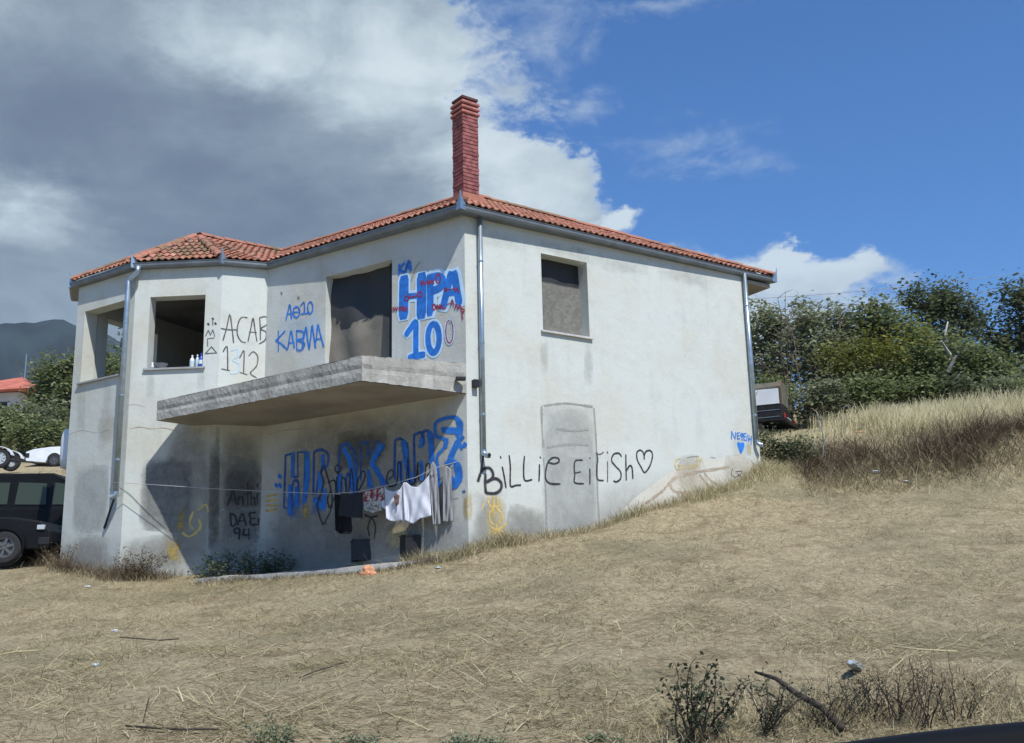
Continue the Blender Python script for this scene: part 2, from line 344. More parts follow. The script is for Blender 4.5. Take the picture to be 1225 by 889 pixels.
for q in ((0, 676, 21.2), (40, 690, 19.2), (-200, 690, 21), (-500, 700, 21), (0, 561, 66), (70, 559, 66), (-250, 565, 66), (0, 525, 90), (80, 525, 90), (-300, 525, 90), (30, 505, 115), (-300, 500, 115),
          (960, 583, 20.2), (1080, 576, 19.8), (1225, 574, 19.4), (1600, 572, 19.0), (975, 540, 21.8), (1080, 527, 21.3), (1225, 516, 20.9), (1600, 508, 20.3),
          (940, 520, 27), (1080, 506, 27), (1225, 500, 27), (1600, 495, 27), (960, 492, 36), (1225, 480, 36), (1700, 475, 36)): cpx(*q)
for P in ((5.5, 24.5, 3.6), (2, 26, 3.8), (-4, 27, 3.2), (-10, 26, 2.6), (-14, 28, 3.0), (3, 40, 7), (-8, 42, 5.6), (25, 60, 10), (0, 80, 13), (60, 60, 9), (60, 20, 2.0), (40, 5, -1.0), (-40, 20, .6), (-60, 60, 8), (-40, 5, -1.3),
          (0, 3.6, -1.42), (8, 3.6, -1.42), (-8, 3.6, -1.42), (20, 3.6, -1.42), (-20, 3.6, -1.42), (0, 0, -1.42), (8, 0, -1.42), (-8, 0, -1.42), (25, 0, -1.42), (-25, 0, -1.42), (0, -6, -1.42), (20, -6, -1.42), (-20, -6, -1.42),
          (0, -60, -1.4), (80, -60, -1.4), (-80, -60, -1.4), (100, 20, 0), (-100, 20, 0), (0, 160, 20), (100, 140, 18), (-100, 150, 20)): ctrl.append(P)
ctrl = np.array(ctrl, dtype=float)
_XY = ctrl[:, :2]; _Dm = np.linalg.norm(_XY[:, None]-_XY[None], axis=2)
_n = len(ctrl); _A = np.zeros((_n+1, _n+1)); _A[:_n, :_n] = _Dm - 0.02*np.eye(_n); _A[:_n, _n] = 1; _A[_n, :_n] = 1
_w = np.linalg.solve(_A, np.append(ctrl[:, 2], 0))
def vnoise(x, y, s, seed=0):
    x = np.asarray(x)*s+seed*17.3; y = np.asarray(y)*s-seed*9.1; xi = np.floor(x); yi = np.floor(y); fx = x-xi; fy = y-yi
    fx = fx*fx*(3-2*fx); fy = fy*fy*(3-2*fy)
    h = lambda a, b: np.modf(np.abs(np.sin(a*127.1+b*311.7+seed)*43758.5453))[0]
    return (h(xi, yi)*(1-fx)+h(xi+1, yi)*fx)*(1-fy)+(h(xi, yi+1)*(1-fx)+h(xi+1, yi+1)*fx)*fy - 0.5
def H(x, y, detail=True):
    x = np.atleast_1d(np.asarray(x, float)); y = np.atleast_1d(np.asarray(y, float)); z = np.zeros(len(x))
    for i in range(0, len(x), 20000):
        q = np.stack([x[i:i+20000], y[i:i+20000]], 1)
        z[i:i+20000] = np.linalg.norm(q[:, None]-_XY[None], axis=2)@_w[:_n]+_w[_n]
    r = np.hypot(x, y); f = np.clip((r-150)/150, 0, 1); f = f*f*(3-2*f); z = z*(1-f)+14*f
    if detail:
        w = np.clip((y-3.8)/1.5, 0, 1)
        z = z+w*(1-.8*np.exp(-((x+3.6)**2/9+(y-18.0)**2/1.5)))*(vnoise(x, y, 0.7, 1)*0.10+vnoise(x, y, 2.3, 2)*0.05+vnoise(x, y, 6.5, 3)*0.025)
        b = np.clip(1-np.abs(y-(20.7-0.02*x))/1.6, 0, 1)*np.clip((x-5.5)/1.5, 0, 1)
        z = z+b*(vnoise(x, y, 1.1, 5)*0.5+vnoise(x, y, 3.1, 6)*0.22)
    return z
def Hs(x, y): return float(H([x], [y])[0])
def axis(lo, hi, step, far):
    a = list(np.arange(lo, hi, step)); s = step
    while a[-1] < far: s *= 1.18; a.append(a[-1]+s)
    s = step; b = []
    q = lo
    while q > -far: s *= 1.18; q -= s; b.append(q)
    return np.array(b[::-1]+a)
gx = axis(-14, 16, 0.13, 9000); gy = axis(3, 26, 0.13, 9000)
X, Y = np.meshgrid(gx, gy); Z = H(X.ravel(), Y.ravel()).reshape(X.shape)
V = np.stack([X.ravel(), Y.ravel(), Z.ravel()], 1); nx, ny = len(gx), len(gy)
I, J = np.meshgrid(np.arange(nx-1), np.arange(ny-1)); a = (J*nx+I).ravel(); F = np.stack([a, a+1, a+nx+1, a+nx], 1)
me = arr_mesh('ground', V, F, M['ground']); me.polygons.foreach_set('use_smooth', [True]*len(me.polygons)); link('ground', me, kind='structure')
rm = MB(); rm.add([(-300, -5.5, -1.385), (300, -5.5, -1.385), (300, 3.2, -1.385), (-300, 3.2, -1.385)], [(0, 1, 2, 3)]); rm.build('road', M['road'], kind='structure')

# ------------------------------------------------------------------ house walls
house = empty('concrete_house', (float(C[0]), float(C[1]), 0.9), 'unfinished two-storey white plastered house with red tiled roof, graffiti and a balcony slab', 'house')
def wall(key, openings, mat, z0=0.2, z1=ZE+0.06, th=0.28, trim=0.0):
    A, d, n, L = FAC[key]; ss = sorted({0, L}|{q for o in openings for q in o[:2]}); zs = sorted({z0, z1}|{q for o in openings for q in o[2:4]})
    def hole(s, z): return any(o[0] < s < o[1] and o[2] < z < o[3] for o in openings)
    mb = MB()
    # subdivide long cells so edges can be slightly uneven
    for i in range(len(ss)-1):
        for j in range(len(zs)-1):
            s0, s1, a0, a1 = ss[i], ss[i+1], zs[j], zs[j+1]
            if hole((s0+s1)/2, (a0+a1)/2): continue
            mb.add([fpt(key, s0, a0), fpt(key, s1, a0), fpt(key, s1, a1), fpt(key, s0, a1)], [(0, 1, 2, 3)])
            b0, b1 = (s0+th*0.5 if s0 == 0 else s0), (s1-th*0.5 if s1 == L else s1)
            mb.add([fpt(key, b0, a0, -th), fpt(key, b1, a0, -th), fpt(key, b1, a1, -th), fpt(key, b0, a1, -th)], [(3, 2, 1, 0)])
    for o in openings:
        c = [(o[0], o[2]), (o[1], o[2]), (o[1], o[3]), (o[0], o[3])]
        for k in range(4):
            p, q = c[k], c[(k+1) % 4]
            mb.add([fpt(key, *p), fpt(key, *q), fpt(key, *q, -th), fpt(key, *p, -th)], [(0, 1, 2, 3)])
    return mb.build('wall', mat, house)
def opening(key, tl, br):
    s0, z1 = sz(key, *tl); s1, z0 = sz(key, *br); return (s0, s1, z0, z1)
s0, zt = sz('R', 646.9, 303.2); s1, zb = sz('R', 705.5, 402.2); OR_ = (s0, s1, 4.80, 6.22)
s0, _ = sz('L', 390.3, 331.3); s1, _ = sz('L', 469.0, 330); OL_ = (s0, s1, 3.90, 6.16)
s0, _ = sz('B2', 180, 354.5); s1, _ = sz('B2', 246, 353); OB2 = (s0, s1, 4.64, 6.05)
s0, _ = sz('B1', 101.8, 372.5); s1, _ = sz('B1', 151, 358.9); OB1 = (s0, s1, 4.60, 6.06)
OB0 = (3.55, 4.95, 4.6, 6.05)
wall('R', [OR_], M['plaster']); wall('L', [OL_], M['plaster_front']); wall('B3', [], M['plaster_bay']); wall('B2', [OB2], M['plaster_bay'])
wall('B1', [OB1], M['plaster_bay']); wall('B0', [OB0], M['plaster_bay']); wall('K', [], M['plaster']); wall('K2', [], M['plaster'])
def inset_poly(t):
    return [C+(-nR-nL)*t*0.6, RF-nR*t-dR*t, RB-dR*t, W0+dR*t, W1+np.array([t, t*0.5, 0]), W12+np.array([0, t, 0]), W23+np.array([0, t, 0]), W3L+np.array([0.05, t*1.2, 0])]
pl = [(p[0], p[1]) for p in inset_poly(0.2)]
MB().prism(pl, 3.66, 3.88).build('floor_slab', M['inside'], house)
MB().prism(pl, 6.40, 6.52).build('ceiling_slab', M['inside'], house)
# partition walls inside the upper storey
def inner(p, q, th=0.12):
    p, q = np.array(p, float), np.array(q, float); d = (q-p)/np.linalg.norm(q-p); n = np.array([d[1], -d[0]])*th/2
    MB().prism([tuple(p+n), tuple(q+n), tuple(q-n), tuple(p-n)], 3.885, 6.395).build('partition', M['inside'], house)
inner((-4.9, 20.3), (-4.6, 24.5)); inner((-8.2, 24.2), (-4.7, 23.0)); inner((-4.3, 20.4), (1.4, 23.6))
# sills
def sill(key, o, mat, ext=0.05, th=0.035, drop=0.0):
    A, d, n, L = FAC[key]; mb = MB(); z = o[2]-0.002; s0, s1 = o[0]-ext, o[1]+ext
    vs = [fpt(key, s, zz, f) for zz in (z-th, z) for s, f in ((s0, 0.05), (s1, 0.05), (s1, -0.0), (s0, -0.0))]
    mb.add(vs, [(0, 3, 2, 1), (4, 5, 6, 7), (0, 1, 5, 4), (1, 2, 6, 5), (2, 3, 7, 6), (3, 0, 4, 7)])
    vs = [fpt(key, s, zz, f) for zz in (z-th, z+0.012) for s, f in ((o[0]+.003, 0.0), (o[1]-.003, 0.0), (o[1]-.003, -0.27), (o[0]+.003, -0.27))]
    mb.add(vs, [(0, 3, 2, 1), (4, 5, 6, 7), (0, 1, 5, 4), (1, 2, 6, 5), (2, 3, 7, 6), (3, 0, 4, 7)])
    return mb.build('window_sill', mat, house)
M['sill'] = simple('marble_sill', (0.50, 0.49, 0.47), 0.5, var=0.2, scale=6); M['sill_dark'] = simple('grey_sill', (0.30, 0.31, 0.31), 0.6, var=0.15, scale=6)
sill('R', OR_, M['sill']); sill('B2', OB2, M['sill_dark']); sill('B1', OB1, M['sill_dark'], ext=0.06)
# sheets hung in two of the openings
def sheet(key, o, off, mat, folds, name, **kw):
    A, d, n, L = FAC[key]; nu, nv = 40, 50; Vv = []
    for j in range(nv+1):
        for i in range(nu+1):
            u, v = i/nu, j/nv; s = o[0]-.0+(o[1]-o[0])*u; z = o[2]+(o[3]-o[2])*v
            Vv.append(fpt(key, s, z, off+folds(u, v)))
    Ff = [(j*(nu+1)+i, j*(nu+1)+i+1, (j+1)*(nu+1)+i+1, (j+1)*(nu+1)+i) for j in range(nv) for i in range(nu)]
    return MB().add(Vv, Ff).build(name, mat, house, smooth=True, **kw)
def sheet_mat(name, top, bot, cut, scale, objz):
    m, t, b = new_mat(name, 0.6, 0, 0.35); P = wpos(t); x, y, z = t.sep(P); n = t.noise(P, scale, 5, 0.6, 0.8)
    f = t.sm(t.m('ADD', z, t.m('MULTIPLY', t.m('SUBTRACT', n, 0.5), objz)), cut-0.02, cut+0.02)
    c = t.mix(f, t.mix(t.sm(n, .35, .65), tuple(q*0.75 for q in bot), bot), top); t.put(b.inputs['Base Color'], c); bump(t, b, n, 0.6, 0.03); return m
f_r = lambda u, v: 0.006*math.sin(14*u+3*v)+0.010*math.sin(6*(u-0.7*v)+3)+0.014*abs(math.sin(17*(u-.55*v)+.6*math.sin(9*v)))*max(0, .9-1.1*v)*max(0, u-.2)
sheet('R', OR_, -0.25, sheet_mat('window_film', (0.03, 0.033, 0.035), (0.19, 0.185, 0.16), 5.78, 9, 0.02), f_r, 'window_cover', label='black netting over grey plastic film in the opening')
f_l = lambda u, v: 0.035*abs(math.sin(7*v+2.5*math.sin(2.2*u+1)))*(1-v)+0.05*math.sin(3.2*v+5*u*u)+0.03*math.sin(9*v+3*math.sin(3*u))+0.02*math.sin(17*u+3*v)
sheet('L', OL_, -0.20, sheet_mat('door_tarp', (0.035, 0.038, 0.04), (0.19, 0.172, 0.14), 5.25, 1.6, 1.0), f_l, 'doorway_cover', label='dark sagging tarpaulin across the doorway')
MB().prism([(p[0], p[1]) for p in (fpt('L', OL_[1]-.17, 0, -.155), fpt('L', OL_[1]-.02, 0, -.155), fpt('L', OL_[1]-.02, 0, -.135), fpt('L', OL_[1]-.17, 0, -.135))], 3.9, 6.15).build('door_post', M['darkmetal'], house)

# ------------------------------------------------------------------ balcony slab
ZS = 3.526
Q = at_z(433, 455.5, ZS); Pn = at_z(187, 503, ZS); Pw = on('B2', 230, 506); 
def slab():
    bot = [C*[1, 1, 0]+[0, 0, ZS]+dR*0.0, Q, Pn, np.array([Pw[0], Pw[1]+.02, ZS]), W23+[0, 0.02, ZS], W3L+[0, 0.02, ZS]]
    ztop = [4.03, 3.925, 3.878, 3.90, 3.95, 4.0]
    # rough outer faces: subdivided strips along C-Q, Q-P, P-wall
    mb = MB(); n = len(bot); NV = 6
    for k in range(n):
        a, b = bot[k], bot[(k+1) % n]; za, zb = ztop[k], ztop[(k+1) % n]; L = np.linalg.norm(b-a); N = max(2, int(L/0.05)) if k < 3 else 1
        d = (b-a)/L; nn = np.array([d[1], -d[0], 0]); c0 = np.mean(bot, axis=0); nn = nn if nn@(a-c0) > 0 else -nn
        vs = []
        for j in range(NV+1):
            for i in range(N+1):
                u = i/N; v = j/NV; p = a+(b-a)*u; zt = za+(zb-za)*u; zz = ZS+(zt-ZS)*v
                amp = 0.0 if k > 2 or i in (0, N) else 0.006
                o = amp*(random.random()-0.5)+(-0.012 if j == 3 and amp else 0)+(amp*0.6*math.sin(u*19+2*v) if amp else 0)
                zz += (0.010*(random.random()-0.5) if amp and j in (0, NV) else 0)
                vs.append((p[0]+nn[0]*o, p[1]+nn[1]*o, zz))
        fs = [(j*(N+1)+i, j*(N+1)+i+1, (j+1)*(N+1)+i+1, (j+1)*(N+1)+i) for j in range(NV) for i in range(N)]
        mb.add(vs, fs)
    mb.add([(b[0], b[1], z) for b, z in zip(bot, ztop)], [tuple(range(n))])
    mb.build('balcony_slab', M['concrete'], house, label='cracked grey concrete balcony slab')
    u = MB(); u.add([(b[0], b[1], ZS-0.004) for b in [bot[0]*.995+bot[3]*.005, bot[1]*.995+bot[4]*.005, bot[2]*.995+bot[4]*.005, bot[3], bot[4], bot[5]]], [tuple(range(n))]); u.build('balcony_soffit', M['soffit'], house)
slab()

# ------------------------------------------------------------------ roof
E = {'1l': np.array([-8.90, 20.42, 0]), '12': np.array([-7.234, 19.272, 0]), '23': np.array([-5.474, 19.152, 0]), 'BL': np.array([-4.681, 19.436, 0]), 'LR': np.array([-0.795, 16.648, 0]), 'RF': np.array([5.568, 21.182, 0])}
# push the eaves out a little so the gutter hangs free of the wall
ZG = ZE+0.10
def onray(x, y, plan):   # point above a plan position seen at pixel row y
    d = ray(x, y); k = (plan[0]*d[0]+plan[1]*d[1])/(d[0]**2+d[1]**2); return np.array([plan[0], plan[1], d[2]*k])
bis = -(nR+nL); bis /= np.linalg.norm(bis)
A_ = onray(562, 235.5, C+bis*3.2)
zr = A_[2]; A2 = at_z(338, 303, zr); V2 = at_z(352, 301, zr-0.02)
AB = onray(248, 284.5, np.array([-6.45, 20.75, 0])); AB2 = onray(262, 285.0, np.array([-6.05, 20.9, 0]))
back = np.array([0.3, 26.0, zr])
e = {k: np.array([v[0], v[1], ZG]) for k, v in E.items()}
RBk = np.array([RB[0]+0.6, RB[1]+0.6, ZG]); W0k = np.array([W0[0]-.4, W0[1]+.4, ZG])
planes = [('tile', [e['LR'], e['RF'], A_]), ('tile', [e['BL'], e['LR'], A_]), ('tile', [e['BL'], A_, A2]), ('tile_moss', [e['23'], e['BL'], AB]), ('tile_moss', [e['BL'], A2, AB]),
          ('tile_moss', [e['12'], e['23'], AB]), ('tile', [e['1l'], e['12'], AB]), ('tile', [e['RF'], RBk, A_])]
def inpoly(x, y, poly):
    c = False; n = len(poly)
    for i in range(n):
        x1, y1 = poly[i]; x2, y2 = poly[(i+1) % n]
        if (y1 > y) != (y2 > y) and x < (x2-x1)*(y-y1)/(y2-y1)+x1: c = not c
    return c
TW, TH = 0.135, 0.25
for mk, P in planes:
    a, b = P[0], P[1]; nn = np.cross(b-a, P[2]-a); nn /= np.linalg.norm(nn); nn = nn if nn[2] > 0 else -nn; ex = np.cross(nn, [0, 0, 1.0]); ex /= np.linalg.norm(ex); ex = -ex if ex@(b-a) < 0 else ex; uy = np.cross(nn, ex)
    uy = uy if uy[2] > 0 else -uy
    poly = [((p-a)@ex, (p-a)@uy) for p in P]
    MB().add([p-nn*0.02 for p in P], [tuple(range(len(P)))]).build('roof_deck', M['mortar'], house)
    mb = MB(); xs = [q[0] for q in poly]; ys = [q[1] for q in poly]; r = 0; y = min(ys)+0.03
    prof = [(-0.50, 0.0), (-0.30, 0.024), (-0.08, 0.034), (0.12, 0.022), (0.26, 0.003), (0.52, 0.001)]
    while y < max(ys):
        x = min(xs)-TW
        while x < max(xs)+TW:
            if inpoly(x, max(y+TH*0.45, min(ys)+0.01), poly):
                jx, jy, jz = (random.random()-.5)*0.012, (random.random()-.5)*0.02, random.random()*0.008
                vs = []
                for (yy, lift) in ((y+jy, 0.026+jz), (y+TH*1.05, 0.002)):
                    for px_, pz in prof: vs.append(a+ex*(x+px_*TW+jx)+uy*yy+nn*(pz+lift))
                for px_, pz in prof: vs.append(a+ex*(x+px_*TW+jx)+uy*(y+jy)+nn*(pz+0.012))
                n_ = len(prof); fs = [(i, i+1, n_+i+1, n_+i) for i in range(n_-1)]+[(2*n_+i, 2*n_+i+1, i+1, i) for i in range(n_-1)]
                mb.add(vs, fs)
            x += TW
        y += TH; r += 1
    mb.build('roof_tiles', M[mk], house, kind='stuff')
# hip and ridge tiles, each its own piece
rt = MB(); ns = 7; vs = []
for yy, rr in ((0, 0.095), (0.40, 0.075)):
    for k in range(ns): an = math.pi*k/(ns-1); vs.append((math.cos(an)*rr, yy, math.sin(an)*rr*0.8))
for k in range(ns): an = math.pi*k/(ns-1); vs.append((math.cos(an)*.078, 0, math.sin(an)*.06))
rt.add(vs, [(k, k+1, ns+k+1, ns+k) for k in range(ns-1)]+[(2*ns+k, 2*ns+k+1, k+1, k) for k in range(ns-1)])
ridge_me = rt.mesh('ridge_tile', M['tile_moss'], smooth=False)
def ridge(p, q, z=0.03):
    p, q = np.array(p), np.array(q); L = np.linalg.norm(q-p); d = (q-p)/L; n = int(L/0.36)
    side = Vector(np.cross(d, [0, 0, 1])).normalized(); up = side.cross(Vector(d))
    for i in range(n):
        o = bpy.data.objects.new('ridge_tile', ridge_me); col.objects.link(o); o.parent = house
        pos = p+d*(i*0.36+0.05)+np.array([0, 0, z+random.random()*.01]); yv = Vector(d)+up*0.03*random.random(); yv.normalize(); xv = yv.cross(up).normalized(); zv = xv.cross(yv)
        mw = Matrix(((xv.x, yv.x, zv.x, pos[0]), (xv.y, yv.y, zv.y, pos[1]), (xv.z, yv.z, zv.z, pos[2]), (0, 0, 0, 1)))
        o.matrix_parent_inverse = Matrix.Translation(house.location).inverted(); o.matrix_basis = mw
ridge(e['LR'], A_); ridge(e['RF'], A_); ridge(A2, A_); ridge(e['12'], AB); ridge(e['23'], AB); ridge(AB, A2); ridge(e['1l'], AB)
# gutter: open channel swept along the eaves
gp = [e['1l']+[-.35, .9, 0], e['1l'], e['12'], e['23'], e['BL'], e['LR'], e['RF'], e['RF']+(RBk-e['RF'])*0.9]
prof = [(0.24, -0.105), (0.06, -0.112), (0.025, -0.10), (0.008, -0.06), (0.006, -0.01), (-0.006, 0.0), (0.0, 0.008), (0.014, -0.004), (0.018, -0.055), (0.04, -0.088), (0.24, -0.09)]
mb = MB(); vs = []
for i, p in enumerate(gp):
    def nrm(a, b): d = (b-a); d = d/np.linalg.norm(d); return np.array([-d[1], d[0], 0])    # inward
    if i == 0: m_ = nrm(gp[0], gp[1]); k = 1
    elif i == len(gp)-1: m_ = nrm(gp[-2], gp[-1]); k = 1
    else:
        n1_, n2_ = nrm(gp[i-1], gp[i]), nrm(gp[i], gp[i+1]); m_ = n1_+n2_; m_ /= np.linalg.norm(m_); k = 1/max(0.4, m_@n1_)
    for (f, z) in prof: vs.append(p+m_*f*k+np.array([0, 0, z*.84-0.005]))
K = len(prof)
mb.add(vs, [(i*K+j, (i+1)*K+j, (i+1)*K+(j+1) % K, i*K+(j+1) % K) for i in range(len(gp)-1) for j in range(K)]+[tuple(range(K)), tuple((len(gp)-1)*K+j for j in range(K-1, -1, -1))])
mb.build('gutter', M['gutter'], house, smooth=False)
# boxed eave at the right-hand end of the house
pz = ZE-0.035
so = [fpt('R', 6.80, 0), e['RF']*[1, 1, 0]-nR*0.1-dR*0.1, RBk*[1, 1, 0]+[-.15, -.1, 0], RB]
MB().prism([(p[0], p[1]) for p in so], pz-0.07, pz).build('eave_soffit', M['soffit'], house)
# finials of folded metal at the gutter corners
def finial(p, out, h=0.23, w=0.085):
    out = np.array(out, float); out /= np.linalg.norm(out); sd = np.array([-out[1], out[0], 0]); b = np.array(p)+out*0.015
    mb = MB()
    for sgn in (-1, 1):
        vs = [b+[0, 0, -.09], b+sd*sgn*w-out*0.09+[0, 0, -.09], b+sd*sgn*w*0.95-out*0.08+[0, 0, .06], b+sd*sgn*w*0.3-out*.02+[0, 0, .12], b+sd*sgn*0.012+out*0.01+[0, 0, h], b+out*0.012+[0, 0, h*0.97]]
        vs2 = [q-out*0.006 for q in vs]; n = 6
        mb.add(vs+vs2, [tuple(range(n)), tuple(range(2*n-1, n-1, -1))]+[(i, (i+1) % n, n+(i+1) % n, n+i) for i in range(n)])
    mb.build('roof_finial', M['metal'], house)
for k, q in (('1l', -d0*0.3+nL), ('12', np.array([-.35, -1, 0])), ('23', np.array([.12, -1, 0])), ('LR', nR+nL), ('RF', nR+dR)): finial(e[k], q)

# ------------------------------------------------------------------ downpipes
def pipe(pts, r=0.042, elbow=True, out=None):
    o = MB().tube(pts, r, 12).build('downpipe', M['metal'], house, smooth=True)
    if out is not None:
        b = np.array(pts[-1], float); out = np.array(out, float)
        MB().tube([b+[0, 0, .03], b+[0, 0, -.03], b+out*.06+[0, 0, -.07], b+out*0.12+[0, 0, -.08]], r*1.05, 12, cap=False).build('elbow', M['metal'], o, smooth=True)
        MB().tube([b+out*.10+[0, 0, -.078], b+out*0.112+[0, 0, -.079]], r*0.96, 12).build('pipe_mouth', M['darkmetal'], o)
    for z in (0.2, 0.55, 0.85):
        p = np.array(pts[-1])*z+np.array(pts[-2])*(1-z); MB().tube([p+[0, 0, -.012], p+[0, 0, .012]], r*1.14, 12).build('pipe_clamp', M['metal'], o)
    return o
def pp(key, x, y, off=0.06): return on(key, x, y, off)
a_ = pp('R', 574.0, 262, .07); b_ = pp('R', 577.5, 540, .07); b_[0], b_[1] = a_[0], a_[1]; b_ = b_ if True else 0
pipe([a_+[0, 0, .05], b_], out=dR*0.3+nR*0.9)
MB().tube([b_+[0, 0, 0], pp('R', 576, 562, .03)], 0.018, 6).build('pipe_stub', M['darkmetal'], house)
a_ = pp('R', 890.5, 330, .07); b_ = pp('R', 905.0, 528, .07); b_[0], b_[1] = a_[0], a_[1]; pipe([a_+[0, 0, .05], b_], out=dR*0.6+nR*0.7)
A12 = W12+(FAC['B1'][2]+FAC['B2'][2])*0.06
top = e['12']+np.array([0.14, -0.02, -0.12]); k1 = on_plane(153.7, 337, A12, FAC['B1'][2]); k0 = on_plane(136, 590, A12, FAC['B1'][2]); k0[0], k0[1] = k1[0], k1[1]
pipe([top+[0, 0, .04], top+[0, 0, -.06], k1+[0.02, 0, .05], k1, k0], r=0.05, out=FAC['B1'][2]*0.6+d1*.6)
MB().tube([k0+[0, 0, -.02], on('B1', 124.5, 632, .02)], 0.022, 6).build('pipe_stub', M['darkmetal'], house)
MB().box(pp('R', 569, 459, .05), (0.10, 0.10, 0.13), math.atan2(dR[1], dR[0])).build('junction_box', M['darkmetal'], house, bevel=0.01); MB().box(pp('R', 551, 453, .10), (0.16, 0.10, 0.06), 0.2).build('bracket', M['darkmetal'], house, bevel=0.01)

# ------------------------------------------------------------------ chimney
ch = empty('chimney', (0, 0, 0)); ch.parent = house; ch.matrix_parent_inverse = Matrix.Translation(house.location).inverted()
w = 0.345; ang = R(90)-math.atan2(19, 14)-R(0); cd = C+bis*1.1
ang = math.atan2(dR[1], dR[0])
base = onray(558.5, 240, cd)
phi = R(37)
ctop = onray(558.5, 142, cd)[2]; zb0 = base[2]-0.35; ncourse = 27; chh = (ctop-zb0)/ncourse
def sq(wd, sh=0.0):
    return [(cd[0]+(math.cos(phi+math.pi/2*k+math.pi/4))*wd*0.7071, cd[1]+(math.sin(phi+math.pi/2*k+math.pi/4))*wd*0.7071) for k in range(4)]
MB().prism(sq(w*0.90), zb0-0.2, ctop+0.36).build('chimney_core', M['mortar'], ch)
for i in range(ncourse):
    ww = w*(1.0+0.02*(random.random()-.5))*(1.025 if i % 4 == 0 else 1.0); z0 = zb0+i*chh
    MB().prism(sq(ww), z0+chh*0.14, z0+chh*0.98).build('brick_course', M['brick'], ch, bevel=0.006)
zc = ctop
for i in range(3):
    mb = MB(); a4 = sq(w*1.10); b4 = sq(w*1.16); h = 0.062; n = 4; z0 = zc+0.01+i*0.098
    vs = [(p[0], p[1], z0) for p in a4]+[(p[0], p[1], z0+.02) for p in b4]+[(p[0], p[1], z0+h) for p in a4]
    mb.add(vs, [(3, 2, 1, 0), (8, 9, 10, 11)]+[(k, (k+1) % 4, 4+(k+1) % 4, 4+k) for k in range(4)]+[(4+k, 4+(k+1) % 4, 8+(k+1) % 4, 8+k) for k in range(4)]); mb.build('cap_slab', M['brick_cap'], ch)
MB().prism(sq(w*1.02), zc+0.315, zc+0.36).build('cap_lid', M['mortar'], ch)
MB().prism(sq(w*1.35), base[2]-0.12, base[2]+0.05).build('chimney_flashing', M['tile'], ch)

# ------------------------------------------------------------------ painted writing and stains on the walls
def spline(pts, closed=False, step=6):
    pts = [np.array(p, float) for p in pts]
    if len(pts) < 3: return pts
    n = len(pts); out = []
    for i in range(n-1):
        p0 = pts[max(i-1, 0)]; p1 = pts[i]; p2 = pts[i+1]; p3 = pts[min(i+2, n-1)]
        for k in range(step):
            t = k/step; out.append(0.5*((2*p1)+(-p0+p2)*t+(2*p0-5*p1+4*p2-p3)*t*t+(-p0+3*p1-3*p2+p3)*t**3))
    out.append(pts[-1]); return out
_lay = [0]
def ribbon(mb, key, P, w, off, jit=0.0, taper=True):
    A, d, n, L = FAC[key]; q = []
    for x, y in P:
        r_ = on_plane(x, y, A, n); q.append(np.array([(r_-A)@d, r_[2]]))
    _lay[0] += 1; o = off+(_lay[0] % 9)*0.0002
    m_ = len(q); vs = []
    for i in range(m_):
        t = q[min(i+1, m_-1)]-q[max(i-1, 0)]; t = t/(np.linalg.norm(t)+1e-9); nn = np.array([-t[1], t[0]])
        ww = w*0.5*(1+jit*(random.random()-.5))*(0.72 if taper and i in (0, m_-1) else 1)
        e0 = t*(w*0.3 if i == m_-1 else (-w*0.3 if i == 0 else 0))
        oo = o+i*0.00004
        for sg in (-1, 1): s_, z_ = q[i]+e0+nn*ww*sg; vs.append(fpt(key, s_, z_, oo))
    mb.add(vs, [(2*i, 2*i+1, 2*i+3, 2*i+2) for i in range(m_-1)])
def graffiti(key, mat, xf, strokes, w, off=0.004, smooth=True, label=None, jit=0.25, name='graffiti'):
    mb = MB(); ox, oy, sc = xf
    for st in strokes:
        P = [(ox+x/sc, oy+y/sc) for x, y in st]
        ribbon(mb, key, spline(P) if smooth and len(P) > 2 else P, w, off, jit)
    if mat in ('blue', 'blue_dark', 'black') and name == 'graffiti' and 0.040 <= w <= 0.056 and key != 'B2':
        m2 = MB()
        for st in strokes:
            P = [(ox+x/sc, oy+y/sc) for x, y in st]; ribbon(m2, key, spline(P) if smooth and len(P) > 2 else P, w*1.1+.022, off-.0016, .2)
        m2.build('overspray', M['mist_blue' if 'blue' in mat else 'mist_black'], house, kind='stuff')
    return mb.build(name, M[mat], house, label=label)
def ell(cx_, cy_, rx, ry, n=16, a0=0): return [(cx_+rx*math.sin(2*math.pi*k/n+a0), cy_-ry*math.cos(2*math.pi*k/n+a0)) for k in range(n+1)]
def poly_on(mb, key, pts, off): mb.add([on(key, x, y)+FAC[key][2]*off for x, y in pts], [tuple(range(len(pts)))])

